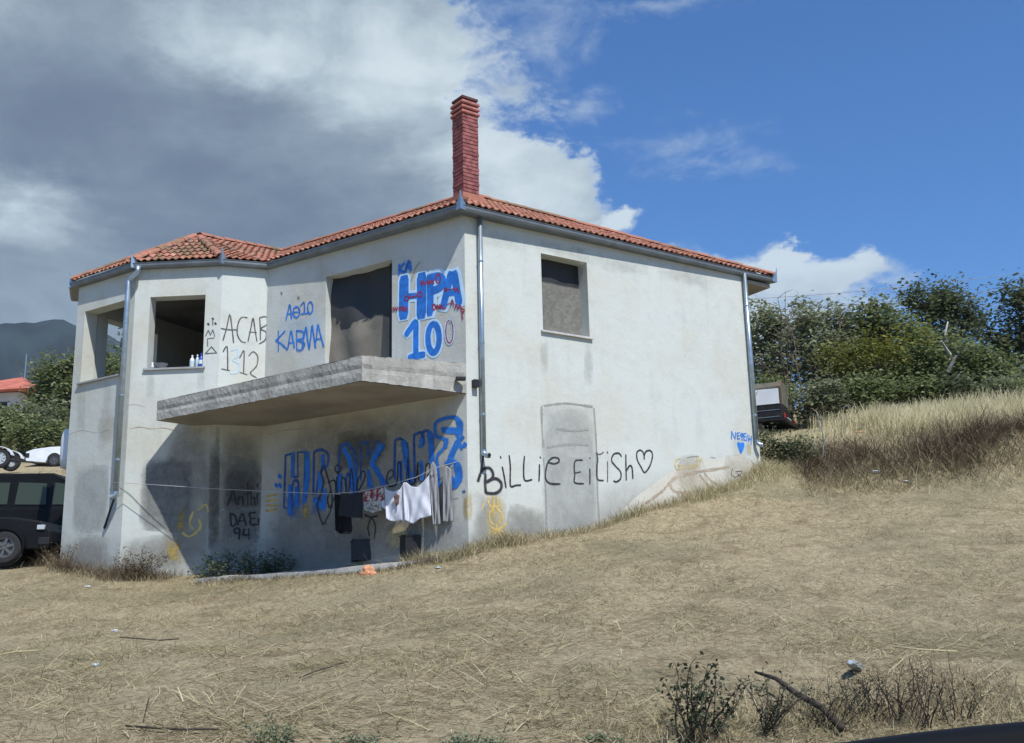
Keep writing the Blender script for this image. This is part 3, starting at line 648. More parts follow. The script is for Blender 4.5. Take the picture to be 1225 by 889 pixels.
def stain_mat(name, c, strength=0.8, scale=2.5, edge=0.22):
    m, t, b = new_mat(name, 0.93, 0, 0.15); g = t.node('ShaderNodeTexCoord').outputs['Generated']; gx_, gy_, gz_ = t.sep(g)
    mn = t.m('MULTIPLY', t.m('MULTIPLY', t.m('MULTIPLY', gx_, t.m('SUBTRACT', 1.0, gx_)), t.m('MULTIPLY', gz_, t.m('SUBTRACT', 1.0, gz_))), 5.0)
    P = wpos(t); n = t.noise(P, scale, 6, 0.65, 0.4); n2 = t.noise(P, scale*5, 4, 0.6)
    a = t.m('MULTIPLY', t.sm(t.m('ADD', mn, t.m('MULTIPLY', t.m('SUBTRACT', n, 0.5), edge*1.6)), 0.0, edge), strength)
    a = t.m('MULTIPLY', a, t.sm(n2, 0.2, 0.6, 0.55, 1.0))
    t.put(b.inputs['Base Color'], t.mix(t.sm(n, .35, .65), tuple(q*.85 for q in c), tuple(min(1, q*1.12) for q in c)))
    tr = t.node('ShaderNodeBsdfTransparent'); mx_ = t.node('ShaderNodeMixShader'); t.put(mx_.inputs[0], a)
    t.l.new(tr.outputs[0], mx_.inputs[1]); t.l.new(b.outputs[0], mx_.inputs[2]); t.l.new(mx_.outputs[0], m.node_tree.nodes['Material Output'].inputs[0]); return m
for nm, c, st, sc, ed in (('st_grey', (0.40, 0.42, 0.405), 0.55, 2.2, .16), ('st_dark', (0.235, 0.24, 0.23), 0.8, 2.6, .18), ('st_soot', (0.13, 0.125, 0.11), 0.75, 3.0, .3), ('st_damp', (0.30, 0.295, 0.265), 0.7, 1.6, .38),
                     ('st_yellow', (0.50, 0.36, 0.09), 0.9, 6.0, .45), ('st_faint_yellow', (0.55, 0.47, 0.27), 0.5, 4.0, .25), ('st_pale', (0.56, 0.57, 0.53), 0.5, 2.0, .15), ('st_brown', (0.40, 0.35, 0.27), 0.45, 3.5, .45), ('st_blue', (0.035, 0.15, 0.47), 0.75, 8, .4), ('st_damp_light', (0.42, 0.44, 0.41), 0.4, 2.0, .5), ('st_grime_shade', (0.30, 0.285, 0.245), 0.62, 1.1, .20), ('st_wash', (0.5, 0.62, 0.72), 0.55, 4, .4)):
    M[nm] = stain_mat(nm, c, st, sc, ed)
def stain(key, mat, pts, off=0.0018, name='wall_stain', label=None):
    mb = MB(); _lay[0] += 1; poly_on(mb, key, pts, off+(_lay[0] % 7)*0.00015); return mb.build(name, M[mat], house, label=label)
# filled-in openings: a patch of newer render, slightly proud, with a seam around it
def patch(key, pts, mat='st_grey', seam=0.03, seam_mat='patch_edge', sides=(0, 1, 2, 3)):
    stain(key, mat, pts, 0.0016, 'plaster_patch', 'smoother grey render where an opening was filled in')
patch('R', [(646, 484), (714, 484), (717, 655), (649, 655)])
stain('R', 'st_pale', [(652, 520), (710, 522), (712, 548), (653, 548)], 0.0034)
graffiti('R', 'patch_edge', (540, 450, 3.0625), [[(330, 110), (332, 200), (338, 260)], [(338, 300), (345, 420), (350, 590)], [(522, 120), (530, 240), (535, 420), (542, 540)], [(340, 108), (420, 100), (515, 112)], [(385, 192), (440, 200), (500, 196)], [(350, 262), (430, 250), (500, 254)]], 0.035, 0.0032, name='render_seam', jit=.8)
patch('B1', [(89, 556), (130, 556), (129, 642), (86, 640)])
patch('B2', [(168, 546), (230, 546), (232, 640), (166, 634)], 'st_dark')
stain('B2', 'st_dark', [(175, 550), (228, 548), (228, 620), (176, 618)], 0.003)
patch('B3', [(268, 546), (315, 544), (315, 650), (266, 650)], 'st_dark')
stain('B3', 'st_soot', [(250, 510), (263, 510), (262, 682), (249, 682)], 0.003)
stain('B3', 'st_soot', [(266, 556), (312, 556), (311, 606), (268, 610)], 0.0033)
stain('L', 'st_grime_shade', [(316, 508), (556, 474), (559, 650), (314, 690)], 0.0008); stain('B3', 'st_grime_shade', [(256, 508), (318, 510), (314, 690), (250, 688)], 0.0008); stain('B2', 'st_grime_shade', [(196, 506), (262, 508), (252, 690), (186, 690)], 0.0008)  # grime plus painted-in shade, darkening the walls below the balcony slab
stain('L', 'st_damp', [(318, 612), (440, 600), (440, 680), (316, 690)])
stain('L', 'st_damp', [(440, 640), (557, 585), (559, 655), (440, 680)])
stain('L', 'st_soot', [(398, 520), (462, 505), (468, 560), (396, 570)], 0.0016)
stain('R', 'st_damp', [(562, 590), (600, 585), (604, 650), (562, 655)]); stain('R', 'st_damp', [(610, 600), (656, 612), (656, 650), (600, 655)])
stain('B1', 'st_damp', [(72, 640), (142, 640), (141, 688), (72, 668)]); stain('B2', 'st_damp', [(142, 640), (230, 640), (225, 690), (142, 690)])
stain('B1', 'st_brown', [(115, 490), (142, 480), (134, 540), (118, 540)], 0.0026)
fp = MB(); poly_on(fp, 'R', [(725, 630), (760, 595), (800, 566), (820, 556), (860, 548), (885, 545), (902, 556), (906, 562), (870, 590), (800, 612)], 0.005); fp.build('plaster_patch', M['fresh'], house, label='cream coloured rough render near the right corner')
for st, w in (([(215, 700), (350, 600), (400, 545), (470, 485), (620, 445), (900, 400)], .05), ([(420, 545), (440, 590), (500, 608), (610, 610)], .06), ([(700, 455), (760, 520), (840, 560), (850, 610)], .05), ([(660, 465), (700, 520), (740, 570)], .05)):
    graffiti('R', 'tan_stain', (740, 500, 6.806), [st], w, 0.0062, name='render_seam', jit=.9)
for pts in ([(815, 545), (838, 540), (850, 585), (800, 590)], [(868, 545), (902, 540), (902, 570), (860, 588)]): stain('R', 'st_brown', pts, 0.0068)
graffiti('R', 'thin_black', (740, 500, 6.806), [[(925, 410), (915, 460), (945, 490), (935, 560), (965, 610), (1010, 590), (1015, 520), (985, 470), (940, 490)], [(950, 440), (1000, 435), (985, 465), (965, 455)], [(960, 560), (975, 540), (990, 570)]], 0.018, 0.0075)
def crack(key, pts, w=.010, mat='patch_edge'): graffiti(key, mat, (0, 0, 1), [pts], w, 0.0012, name='wall_crack', jit=1.0)
crack('B2', [(155, 513), (168, 511), (180, 513), (196, 512), (212, 516)], .012, 'tan_stain'); crack('B2', [(146, 487), (160, 484), (175, 487)], .007)
crack('L', [(320, 520), (345, 514), (370, 513)], .010); crack('L', [(440, 618), (470, 612), (500, 605), (548, 596)], .012); crack('B1', [(82, 520), (98, 515), (116, 518), (131, 514)], .006)
for x, y, h_ in ((651, 405, 50), (704, 406, 60), (180, 443, 40), (240, 440, 30), (97, 463, 60), (128, 452, 45)):
    k_ = 'R' if x > 600 else ('B2' if x > 160 else 'B1'); stain(k_, 'st_damp_light', [(x-5, y), (x+5, y), (x+6, y+h_), (x-6, y+h_)], 0.0012, 'drip_stain')
for x, w_, h_ in ((600, 30, 26), (665, 40, 20), (740, 50, 26), (820, 46, 22)): y0_ = 275+(x-600)*.205; stain('R', 'st_damp_light', [(x-w_, y0_-w_*.2), (x+w_, y0_+w_*.2), (x+w_, y0_+w_*.2+h_), (x-w_, y0_-w_*.2+h_)], 0.0012, 'drip_stain')
# right wall
Z = (560, 500, 5.104)
graffiti('R', 'black', Z, [[(60, 385), (75, 340), (95, 312), (128, 306), (150, 335), (145, 368), (112, 392)], [(105, 345), (103, 400), (107, 455)], [(118, 388), (165, 370), (200, 395), (198, 435), (165, 460), (110, 458)]], 0.045, 0.006)
graffiti('R', 'black', Z, [[(196, 236), (200, 245)], [(208, 300), (220, 360), (230, 425)], [(250, 230), (257, 300), (256, 370), (260, 418), (290, 412), (320, 410)], [(343, 235), (338, 310), (345, 380), (388, 377)],
    [(438, 238), (442, 244)], [(435, 285), (434, 340), (432, 385)], [(490, 272), (525, 280), (553, 268), (550, 248), (520, 242), (490, 265), (475, 310), (472, 370), (500, 400), (560, 403)],
    [(697, 258), (655, 262), (647, 300), (650, 350), (650, 395), (705, 402)], [(648, 338), (685, 330)], [(742, 242), (744, 248)], [(742, 312), (743, 360), (742, 405)],
    [(785, 212), (790, 260), (785, 300), (788, 372), (825, 382)], [(850, 208), (851, 214)], [(935, 235), (920, 216), (888, 222), (875, 260), (900, 295), (930, 330), (930, 370), (905, 390), (888, 385)],
    [(962, 225), (963, 300), (965, 380)], [(965, 325), (985, 292), (1000, 305), (1005, 370)], [(1075, 252), (1070, 215), (1050, 197), (1030, 212), (1032, 255), (1055, 300), (1078, 333), (1110, 290), (1125, 230), (1112, 200), (1085, 205), (1075, 230)]], 0.030, 0.0045)
graffiti('R', 'thin_black', Z, [[(780, 218), (805, 222), (826, 208)], [(850, 265), (851, 330), (850, 390)], [(788, 300), (786, 350)]], 0.02, 0.0055)
Zy = (540, 560, 7.41)
graffiti('R', 'yellow', Zy, [[(330, 250), (325, 290), (345, 340), (370, 360), (345, 390), (335, 430), (350, 480), (385, 510)], [(365, 250), (375, 300), (370, 350), (400, 310), (395, 250)], [(430, 280), (430, 330), (400, 350), (440, 400), (450, 450), (420, 490)], [(370, 360), (378, 400), (380, 440)],
    [(345, 520), (400, 545), (450, 520)], [(400, 500), (410, 560), (440, 600)], [(350, 570), (410, 550), (480, 580)], [(490, 490), (420, 550), (370, 590)], [(420, 600), (450, 630), (480, 600)], [(290, 300), (268, 370)]], 0.028, 0.0046, jit=.7)
stain('R', 'st_faint_yellow', [(581, 590), (606, 590), (608, 652), (580, 652)], 0.003); stain('L', 'st_yellow', [(553, 586), (560.5, 586), (561, 625), (554, 626)], 0.003); stain('R', 'st_faint_yellow', [(557.4, 586), (565, 586), (566, 625), (558.4, 625)], 0.003)
graffiti('R', 'pale_yellow', (740, 500, 6.806), [[(500, 330), (470, 345), (458, 390), (480, 425), (505, 410), (500, 385), (480, 385)], ell(535, 402, 14, 16, 10), ell(580, 402, 14, 16, 10), ell(620, 395, 12, 15, 10), [(635, 320), (640, 405)], [(650, 320), (658, 350), (680, 330)], [(675, 330), (650, 400)]], 0.022, 0.0046, label='small pale yellow spray lettering')
graffiti('R', 'patch_edge', (740, 500, 6.806), [[(555, 325), (600, 315), (650, 312)], [(750, 320), (785, 325)]], 0.02, 0.004, name='wall_mark')
Zn = (840, 480, 7.408)
graffiti('R', 'blue', Zn, [[(258, 332), (260, 268)], [(260, 268), (290, 335)], [(290, 335), (296, 278)], [(330, 278), (308, 284)], [(308, 284), (312, 335)], [(312, 335), (332, 332)], [(310, 308), (326, 305)], ell(350, 300, 11, 13, 10), [(354, 285), (352, 345)],
    [(385, 285), (368, 290), (370, 350), (388, 345)], [(370, 316), (384, 314)], [(392, 350), (398, 292), (410, 352)], [(415, 300), (414, 360)], [(436, 312), (432, 385)], [(415, 332), (434, 340)]], 0.03, 0.0048, smooth=False, label='small blue spray lettering beside the downpipe')
stain('R', 'st_wash', [(872, 514), (901, 518), (902, 546), (878, 546)], 0.003)
hb = MB(); poly_on(hb, 'R', [(840+x/7.408, 480+y/7.408) for x, y in ((312, 365), (322, 362), (338, 374), (355, 364), (370, 372), (372, 400), (358, 440), (344, 470), (330, 450), (318, 410), (308, 380))], 0.006); hb.build('graffiti', M['blue'], house, label='small solid blue heart')
stain('R', 'st_faint_yellow', [(893, 530), (899, 530), (899, 545), (893, 545)], 0.004)
# bay walls
Zb = (60, 270, 4.375)
graffiti('B3', 'thin_black', Zb, [[(905, 600), (925, 530), (940, 465), (952, 540), (960, 612)], [(895, 538), (935, 545), (975, 545)], [(1032, 482), (1000, 482), (982, 520), (980, 570), (1000, 605), (1022, 612)], [(1035, 608), (1050, 540), (1062, 485), (1072, 545), (1082, 605)], [(1042, 556), (1080, 560)],
    [(1096, 482), (1100, 540), (1100, 598)], [(1096, 482), (1132, 478), (1136, 515), (1102, 540), (1130, 558), (1125, 598), (1095, 618)]], 0.024, 0.0045, label='thin black letters')
graffiti('B3', 'thin_black', Zb, [[(905, 660), (925, 632), (929, 690), (929, 754)], [(898, 750), (938, 758)], [(992, 692), (1014, 655), (1014, 715), (1012, 775)], [(994, 768), (1030, 780)], [(1040, 682), (1062, 660), (1086, 685), (1080, 735), (1048, 772), (1080, 796)]], 0.024, 0.0045, label='thin black digits')
graffiti('B3', 'wash', Zb, [[(948, 655), (978, 645), (985, 680), (958, 703), (990, 725), (980, 765), (945, 772)]], 0.034, 0.0045, label='faint pale blue digit')
for q_ in ([(850, 485), (854, 490)], [(826, 513), (830, 518)], [(864, 510), (868, 515)]): graffiti('B2', 'black', Zb, [q_], 0.045, 0.0045)
graffiti('B2', 'thin_black', Zb, [[(852, 490), (852, 520)], [(815, 576), (828, 548)], [(828, 548), (840, 572)], [(840, 572), (852, 545)], [(852, 545), (862, 580)], [(824, 630), (824, 592)], [(824, 592), (858, 588)], [(812, 670), (845, 634)], [(845, 634), (872, 666)], [(872, 666), (812, 670)]], 0.024, 0.0045, smooth=False)
Zd = (70, 540, 4.71)
graffiti('B3', 'black', Zd, [[(950, 305), (970, 260), (985, 215), (1000, 300)], [(955, 275), (1000, 268)], [(1012, 300), (1015, 262), (1035, 262), (1040, 300)], [(1066, 185), (1066, 300)], [(1048, 240), (1086, 234)], [(1086, 300), (1083, 200)], [(1086, 265), (1102, 262), (1106, 300)], [(1119, 240), (1121, 300)], [(1122, 185), (1118, 200)],
    [(968, 350), (975, 420), (1002, 400), (992, 362), (968, 350)], [(1010, 415), (1035, 350), (1056, 415)], [(1015, 395), (1050, 390)], [(1112, 345), (1076, 350), (1082, 380), (1082, 410), (1116, 414)], [(1080, 380), (1105, 378)], [(1127, 380), (1125, 415)], [(1020, 460), (992, 458), (996, 436), (1020, 440), (1016, 496)], [(1046, 440), (1042, 470), (1076, 470)], [(1072, 436), (1073, 496)]], 0.036, 0.006)
graffiti('B2', 'pale_yellow', Zd, [[(790, 330), (830, 300), (845, 340)], [(700, 460), (740, 480), (800, 430), (790, 380)], [(760, 340), (740, 400), (760, 440)]], 0.04, 0.0045, jit=.8)
stain('B2', 'st_yellow', [(211, 590), (224, 590), (222, 640), (211, 640)], 0.003); stain('B2', 'st_yellow', [(198, 643), (219, 643), (217, 674), (200, 672)], 0.004)
graffiti('B2', 'black', Zd, [[(345, 205), (400, 240), (450, 290), (520, 360), (610, 440)]], 0.010, 0.012, name='wall_cable')
# front wall, upper storey
Zc = (300, 250, 4.375)
graffiti('L', 'blue', Zc, [[(185, 582), (195, 540), (205, 502), (215, 576)], [(190, 552), (216, 548)], ell(240, 540, 17, 28, 10), [(222, 540), (258, 540)], [(262, 508), (280, 490), (282, 546)], [(264, 550), (300, 546)], ell(312, 518, 13, 31, 10)], 0.034, 0.005, label='small blue lettering left of the doorway')
graffiti('L', 'blue', Zc, [[(145, 640), (145, 745)], [(180, 640), (150, 672), (132, 690)], [(132, 690), (165, 710), (192, 738)], [(195, 732), (203, 680), (212, 640), (222, 690), (230, 728)], [(198, 702), (229, 700)], [(240, 636), (242, 738)], [(240, 638), (275, 645), (272, 678), (245, 686), (282, 705), (268, 738), (242, 738)],
    [(268, 735), (280, 670), (290, 620), (298, 680), (306, 728)], [(306, 738), (315, 670), (322, 610), (331, 670), (340, 728)], [(336, 722), (346, 660), (352, 605), (366, 660), (382, 722)], [(342, 682), (374, 680)]], 0.036, 0.005, label='blue lettering left of the doorway')
stain('L', 'st_wash', [(328, 376), (388, 360), (388, 416), (328, 424)], 0.003)
Zh = (460, 300, 6.345)
big_ = [[(150, 213), (148, 355), (146, 496)], [(284, 192), (284, 340), (281, 492)], [(150, 350), (283, 338)], [(345, 195), (350, 330), (346, 478)], [(345, 210), (405, 195), (443, 222), (430, 275), (358, 310)], [(505, 175), (480, 290), (448, 425)], [(530, 170), (548, 280), (568, 395)], [(478, 325), (555, 318)]]
graffiti('L', 'pale_blue', Zh, big_, 0.29, 0.0042, jit=0, label='pale blue outline of the big letters'); graffiti('L', 'blue', Zh, big_[:2], 0.21, 0.0075, jit=0.05); graffiti('L', 'blue', Zh, big_[2:], 0.145, 0.0072, jit=0.05)
num = [[(168, 636), (200, 590), (238, 545), (240, 660), (240, 795)], [(192, 812), (240, 800), (300, 788)], ell(375, 665, 42, 108, 18)]
graffiti('L', 'pale_blue', Zh, num, 0.19, 0.0042, jit=0, label='pale blue outline of the digits'); graffiti('L', 'blue', Zh, num, 0.115, 0.0078, jit=0.05)
graffiti('L', 'wash', Zh, [ell(495, 615, 29, 88, 16)], 0.07, 0.0045); graffiti('L', 'red', Zh, [ell(495, 615, 27, 86, 16)], 0.022, 0.0078)
graffiti('L', 'blue', Zh, [[(113, 108), (112, 180)], [(150, 98), (116, 142), (152, 166)], [(160, 160), (180, 92), (200, 150)], [(165, 135), (200, 122)], [(182, 80), (196, 92)]], 0.05, 0.006, label='two small blue letters above the big ones')
stain('L', 'st_wash', [(474, 308), (494, 303), (496, 330), (474, 334)], 0.003)
graffiti('L', 'red', Zh, [ell(172, 362, 16, 18, 10), ell(272, 332, 16, 18, 10), [(190, 356), (222, 350), (256, 340)], [(66, 430), (75, 455), (85, 432), (95, 455), (103, 430)], ell(122, 440, 9, 13, 8), [(138, 455), (140, 428), (150, 428), (152, 458), (170, 430), (170, 456)],
    [(278, 225), (284, 262), (298, 232), (306, 262), (318, 232)], [(328, 225), (334, 255), (346, 228), (352, 255), (362, 225), (378, 250)], ell(410, 212, 16, 34, 10), ell(378, 428, 12, 20, 8), [(400, 445), (402, 412), (418, 445), (420, 410)], [(430, 445), (432, 412), (446, 440), (470, 430)], [(478, 408), (500, 400)], [(505, 420), (515, 375), (530, 415)], [(538, 440), (545, 408), (560, 440)], [(560, 445), (575, 415), (590, 470)], [(590, 440), (608, 455), (590, 480), (598, 520)],
    ell(465, 298, 9, 12, 8), [(478, 298), (520, 292)], [(530, 285), (545, 310), (555, 280), (566, 320)]], 0.026, 0.0102, label='dark red scribbled writing over the big blue letters')
graffiti('L', 'patch_edge', Zh, [[(275, 85), (240, 130), (208, 220)]], 0.02, 0.0115, name='wall_crack')
for x, y in ((160, 438), (248, 462)): graffiti('L', 'soot', Zc, [[(x, y), (x+4, y+6)]], 0.05, 0.005, name='wall_mark')
# front wall, lower storey: big blue letters
Za, Zk = (320, 490, 5.923), (430, 480, 6.35)
graffiti('L', 'blue_dark', Za, [[(118, 690), (124, 500), (130, 325)], [(130, 325), (190, 308)], [(190, 310), (186, 480)], [(186, 480), (215, 476)], [(215, 476), (215, 305)], [(215, 305), (268, 300)], [(268, 300), (256, 690)], [(176, 700), (180, 525), (220, 520), (215, 690)], [(118, 690), (130, 700)],
    [(326, 600), (328, 460), (330, 302)], [(330, 302), (380, 285), (425, 310), (432, 360), (418, 405), (385, 425)], [(385, 330), (384, 420)], [(345, 600), (360, 500), (385, 430)], [(500, 590), (505, 400), (515, 262)], [(515, 262), (570, 242), (612, 300), (630, 400), (632, 590)], [(560, 590), (562, 470), (585, 470), (600, 590)]], 0.042, 0.0052, smooth=True, label='dark blue outlines of the big letters')
graffiti('L', 'blue', Za, [[(180, 320), (178, 470)], [(282, 310), (284, 480), (262, 650)], [(160, 545), (160, 735)], [(205, 560), (210, 680)]], 0.12, 0.0068, label='blue shading of the big letters')
graffiti('L', 'blue', Za, [[(392, 330), (396, 410)], [(372, 450), (378, 560)], [(405, 580), (400, 700)], [(335, 640), (395, 690)], [(545, 280), (585, 360), (600, 440)], [(590, 400), (612, 500), (615, 600)], [(520, 470), (520, 560)]], 0.12, 0.0068, label='blue shading of the big letters')
graffiti('L', 'blue_dark', Zk, [[(12, 600), (10, 450), (12, 320)], [(12, 320), (65, 308)], [(65, 308), (62, 430)], [(62, 430), (130, 302)], [(130, 302), (192, 345)], [(192, 345), (108, 470)], [(108, 470), (200, 625)], [(65, 520), (68, 640)], [(270, 590), (268, 450), (272, 300)], [(272, 300), (312, 285), (365, 325)], [(365, 325), (372, 450), (395, 610)],
    [(420, 610), (418, 430), (415, 258)], [(415, 258), (472, 242), (475, 345)], [(485, 300), (486, 240), (518, 225), (556, 262)], [(556, 262), (560, 400), (568, 545)], [(455, 345), (490, 320), (486, 265)]], 0.042, 0.0052, label='dark blue outlines of the big letters')
graffiti('L', 'blue', Zk, [[(168, 335), (128, 400), (96, 470)], [(96, 470), (140, 540), (188, 625)], [(70, 540), (90, 655)], [(335, 312), (350, 400), (358, 470), (388, 605)], [(535, 245), (545, 330), (552, 470)], [(470, 300), (468, 335)], [(310, 470), (320, 600)], [(470, 470), (480, 590)]], 0.115, 0.0068, label='blue shading of the big letters')
graffiti('L', 'blue', Zk, [[(580, 272), (580, 170), (650, 132), (730, 125), (776, 165), (776, 228)], [(776, 222), (700, 212), (628, 212)], [(590, 272), (640, 285), (668, 305), (640, 360), (592, 420), (598, 520), (608, 640)], [(735, 240), (758, 290), (765, 320)], [(655, 470), (700, 458), (745, 470), (770, 515), (770, 600), (715, 648)]], 0.055, 0.0052, label='blue outline of the last letter')
graffiti('L', 'blue', Zk, [[(745, 140), (764, 222)], [(640, 222), (775, 232)], [(756, 300), (715, 380), (680, 472)], [(738, 490), (752, 560), (738, 610)], [(700, 590), (712, 640), (745, 625)], [(660, 300), (655, 340)]], 0.12, 0.0068, label='blue shading of the last letter')
for q_ in ([(778, 272), (784, 280)], [(798, 328), (806, 334)], [(774, 346), (780, 352)]): graffiti('L', 'blue', Zk, [q_], 0.10, 0.0068)
for q_ in ([(122, 424), (128, 430)], [(108, 462), (112, 468)], [(124, 462), (128, 470)]): graffiti('L', 'blue', (300, 450, 3.557), [q_], 0.10, 0.0068)
stain('L', 'st_blue', [(340, 590), (362, 590), (362, 622), (340, 622)], 0.004); stain('L', 'st_blue', [(372, 590), (392, 590), (392, 615), (372, 615)], 0.004); stain('L', 'st_wash', [(536, 515), (557, 510), (557, 590), (536, 595)], 0.003)
Ze = (300, 450, 3.557)
graffiti('L', 'black', Ze, [[(312, 380), (328, 430), (345, 500), (345, 560), (325, 605), (310, 630), (292, 590), (285, 545), (300, 500), (312, 450), (300, 410), (312, 380)], [(330, 455), (358, 445), (362, 500), (345, 545), (335, 560), (328, 520), (340, 490)], ell(372, 395, 12, 16, 10), [(366, 430), (368, 500)], [(385, 500), (388, 440), (402, 440), (408, 500)], [(418, 500), (424, 420), (430, 395), (436, 440), (440, 500)],
    [(452, 505), (455, 450), (478, 405), (488, 425), (470, 470), (450, 500)], [(590, 440), (608, 420), (604, 400), (588, 408), (580, 440), (590, 468), (615, 465), (625, 440), (628, 370)], [(628, 370), (640, 372), (640, 440), (650, 460), (664, 440), (670, 350)], [(670, 350), (676, 440), (688, 460), (704, 440), (712, 370)], [(712, 370), (714, 430), (728, 450), (742, 430), (748, 380), (762, 375), (768, 400), (752, 425)], [(745, 440), (770, 450)],
    [(515, 600), (500, 640), (506, 680)], [(515, 600), (532, 640), (526, 690)], [(485, 590), (510, 600), (540, 595)], [(365, 630), (375, 660), (420, 668), (432, 640)]], 0.026, 0.0105, label='thin black cursive scrawl over the big blue letters')
graffiti('L', 'yellow', Ze, [[(68, 512), (110, 505)], [(66, 532), (110, 526)], [(66, 552), (110, 548)], [(66, 574), (108, 568)]], 0.055, 0.005, smooth=False, label='faded yellow stripes'); stain('L', 'st_yellow', [(361, 602), (371, 600), (370, 621), (362, 622)], 0.008)
stain('L', 'st_faint_yellow', [(460, 630), (490, 625), (486, 655), (462, 660)], 0.004)

#==PART3==
# ------------------------------------------------------------------ patio and things under the balcony
ZP = 0.84
kp = KERB
wall_pts = [np.array([C[0]+.02, C[1]+.12, .98]), np.array([*(C+dL*1.5)[:2], .88])+[0, .1, 0], np.array([*(C+dL*3)[:2], .85])+[0, .1, 0], np.array([W3L[0]+.03, W3L[1]+.1, ZP]), np.array([W23[0]+.02, W23[1]+.05, .80]), np.array([-5.9, 19.40, .74])][::-1]
mb = MB(); n = len(kp); mb.add([tuple(p) for p in kp]+[tuple(p) for p in wall_pts], [(i, i+1, n+i+1, n+i) for i in range(n-1)]); mb.build('patio_slab', M['concrete'], kind='structure')
M['kerb'] = simple('pale_kerb', (0.46, 0.45, 0.41), 0.9, var=0.2, scale=9, bmp=0.5)
def patio_hit(px, py):
    d = ray(px, py); best = None
    for off in np.linspace(0.05, 1.2, 60):
        P = on_plane(px, py, C+nL*off, nL); zp = np.interp(off, [0, 1.1], [.87, .68])
        if best is None or abs(P[2]-zp) < best[0]: best = (abs(P[2]-zp), P)
    return best[1]
mb = MB()
for i in range(len(kp)-1):
    a, b = kp[i], kp[i+1]; n_ = max(2, int(np.linalg.norm(b-a)/0.12))
    for j in range(n_):
        p = a+(b-a)*j/n_; q = a+(b-a)*(j+1)/n_; t = (b-a)/np.linalg.norm(b-a); nn = np.array([t[1], -t[0], 0]); o = nn*(0.03+0.012*random.random())
        u = 0.012+0.008*random.random()
        mb.add([p+o-[0, 0, .5], q+o-[0, 0, .5], q+o+[0, 0, u], p+o+[0, 0, u], p-nn*.07+[0, 0, u], q-nn*.07+[0, 0, u]], [(0, 1, 2, 3), (3, 2, 5, 4)])
mb.build('patio_kerb', M['kerb'], kind='structure')

def rock(name, p, r, mat, label, cat, squash=0.7, seed=1, group=None):
    bm = bmesh.new(); bmesh.ops.create_icosphere(bm, subdivisions=3, radius=1); rr = random.Random(seed); ph = [rr.random()*6 for _ in range(6)]
    for v in bm.verts:
        c = v.co; k = 1+.18*math.sin(3*c.x+ph[0])+.14*math.sin(4*c.y+ph[1])+.12*math.sin(5*c.z+ph[2])+.06*math.sin(11*c.x+7*c.y+ph[3]); v.co = Vector((c.x*r[0]*k, c.y*r[1]*k, c.z*r[2]*k))
    me = bpy.data.meshes.new(name); bm.to_mesh(me); bm.free(); me.materials.append(mat)
    o = link(name, me, label=label, cat=cat, group=group); o.location = p; return o
M['orange'] = simple('orange_rubble', (0.55, 0.26, 0.14), 0.9, var=0.3, scale=14, bmp=0.8)
gp_ = at_y(440, 692, 16.2); z = Hs(gp_[0], gp_[1]); gp_ = at_z(440.5, 690, z+.0) if z > 0 else gp_
rock('rubble_lump', (gp_[0], gp_[1], gp_[2]+.05), (.14, .10, .095), M['orange'], 'orange and white lump of broken brick on the ground by the kerb', 'rubble', seed=3)
def ground_hit(x, y, y0=5.0, y1=60.0):
    """where the sight line through a pixel meets the terrain"""
    d = ray(x, y); d = d/d[1]; Ys = np.arange(y0, y1, 0.1); zz = H(d[0]*Ys, Ys); k = np.where(d[2]*Ys <= zz)[0]
    Yh = Ys[k[0]] if len(k) else y1; return np.array([d[0]*Yh, Yh, float(H([d[0]*Yh], [Yh])[0])])

# dark boxes left under the washing
def crate(px, py, w_, h_, label, rz, tilt, mk):
    p = patio_hit(px, py); root = empty('box', (p[0], p[1], p[2]+.012), label, 'box', rz=rz); root.rotation_euler.x = tilt
    mb = MB(); t_ = .012; d_ = w_*.8
    mb.box((0, 0, t_/2), (w_, d_, t_))
    for sx in (-1, 1): mb.box((sx*(w_/2-t_/2), 0, h_/2+t_/2), (t_, d_-2*t_-.002, h_-t_)); mb.box((0, sx*(d_/2-t_/2), h_/2+t_/2), (w_, t_, h_-t_))
    o = mb.build('shell', M[mk], None); o.parent = root
    mb = MB()
    for sx in (-1, 1): mb.box((sx*w_*.5, 0, h_), (.025, d_+.03, .02)); mb.box((0, sx*d_*.5, h_), (w_+.03, .025, .018))
    o = mb.build('rim', M[mk], None); o.parent = root
    mb = MB(); vs = []
    for i in range(9):
        for j in range(9): vs.append(((i/8-.5)*w_*.9, (j/8-.5)*d_*.9, h_*.75+.05*math.sin(i*1.3+j)+.04*math.sin(j*2.1)))
    mb.add(vs, [(i*9+j, i*9+j+1, (i+1)*9+j+1, (i+1)*9+j) for i in range(8) for j in range(8)]); o = mb.build('crumpled_lining', M['bag'], None, smooth=True); o.parent = root
    return root
M['bag'] = simple('black_bag', (0.06, 0.062, 0.07), 0.28, var=0.4, scale=20, bmp=0.6, spec=0.6); M['crate'] = simple('dark_plastic', (0.022, 0.022, 0.024), 0.4, var=0.3, scale=8)
crate(432, 672, .30, .34, 'black box with a crumpled grey plastic bag, standing against the wall', .3, -.12, 'crate')
crate(492, 667, .30, .34, 'open black bin against the wall below the white washing', .5, 0, 'crate')

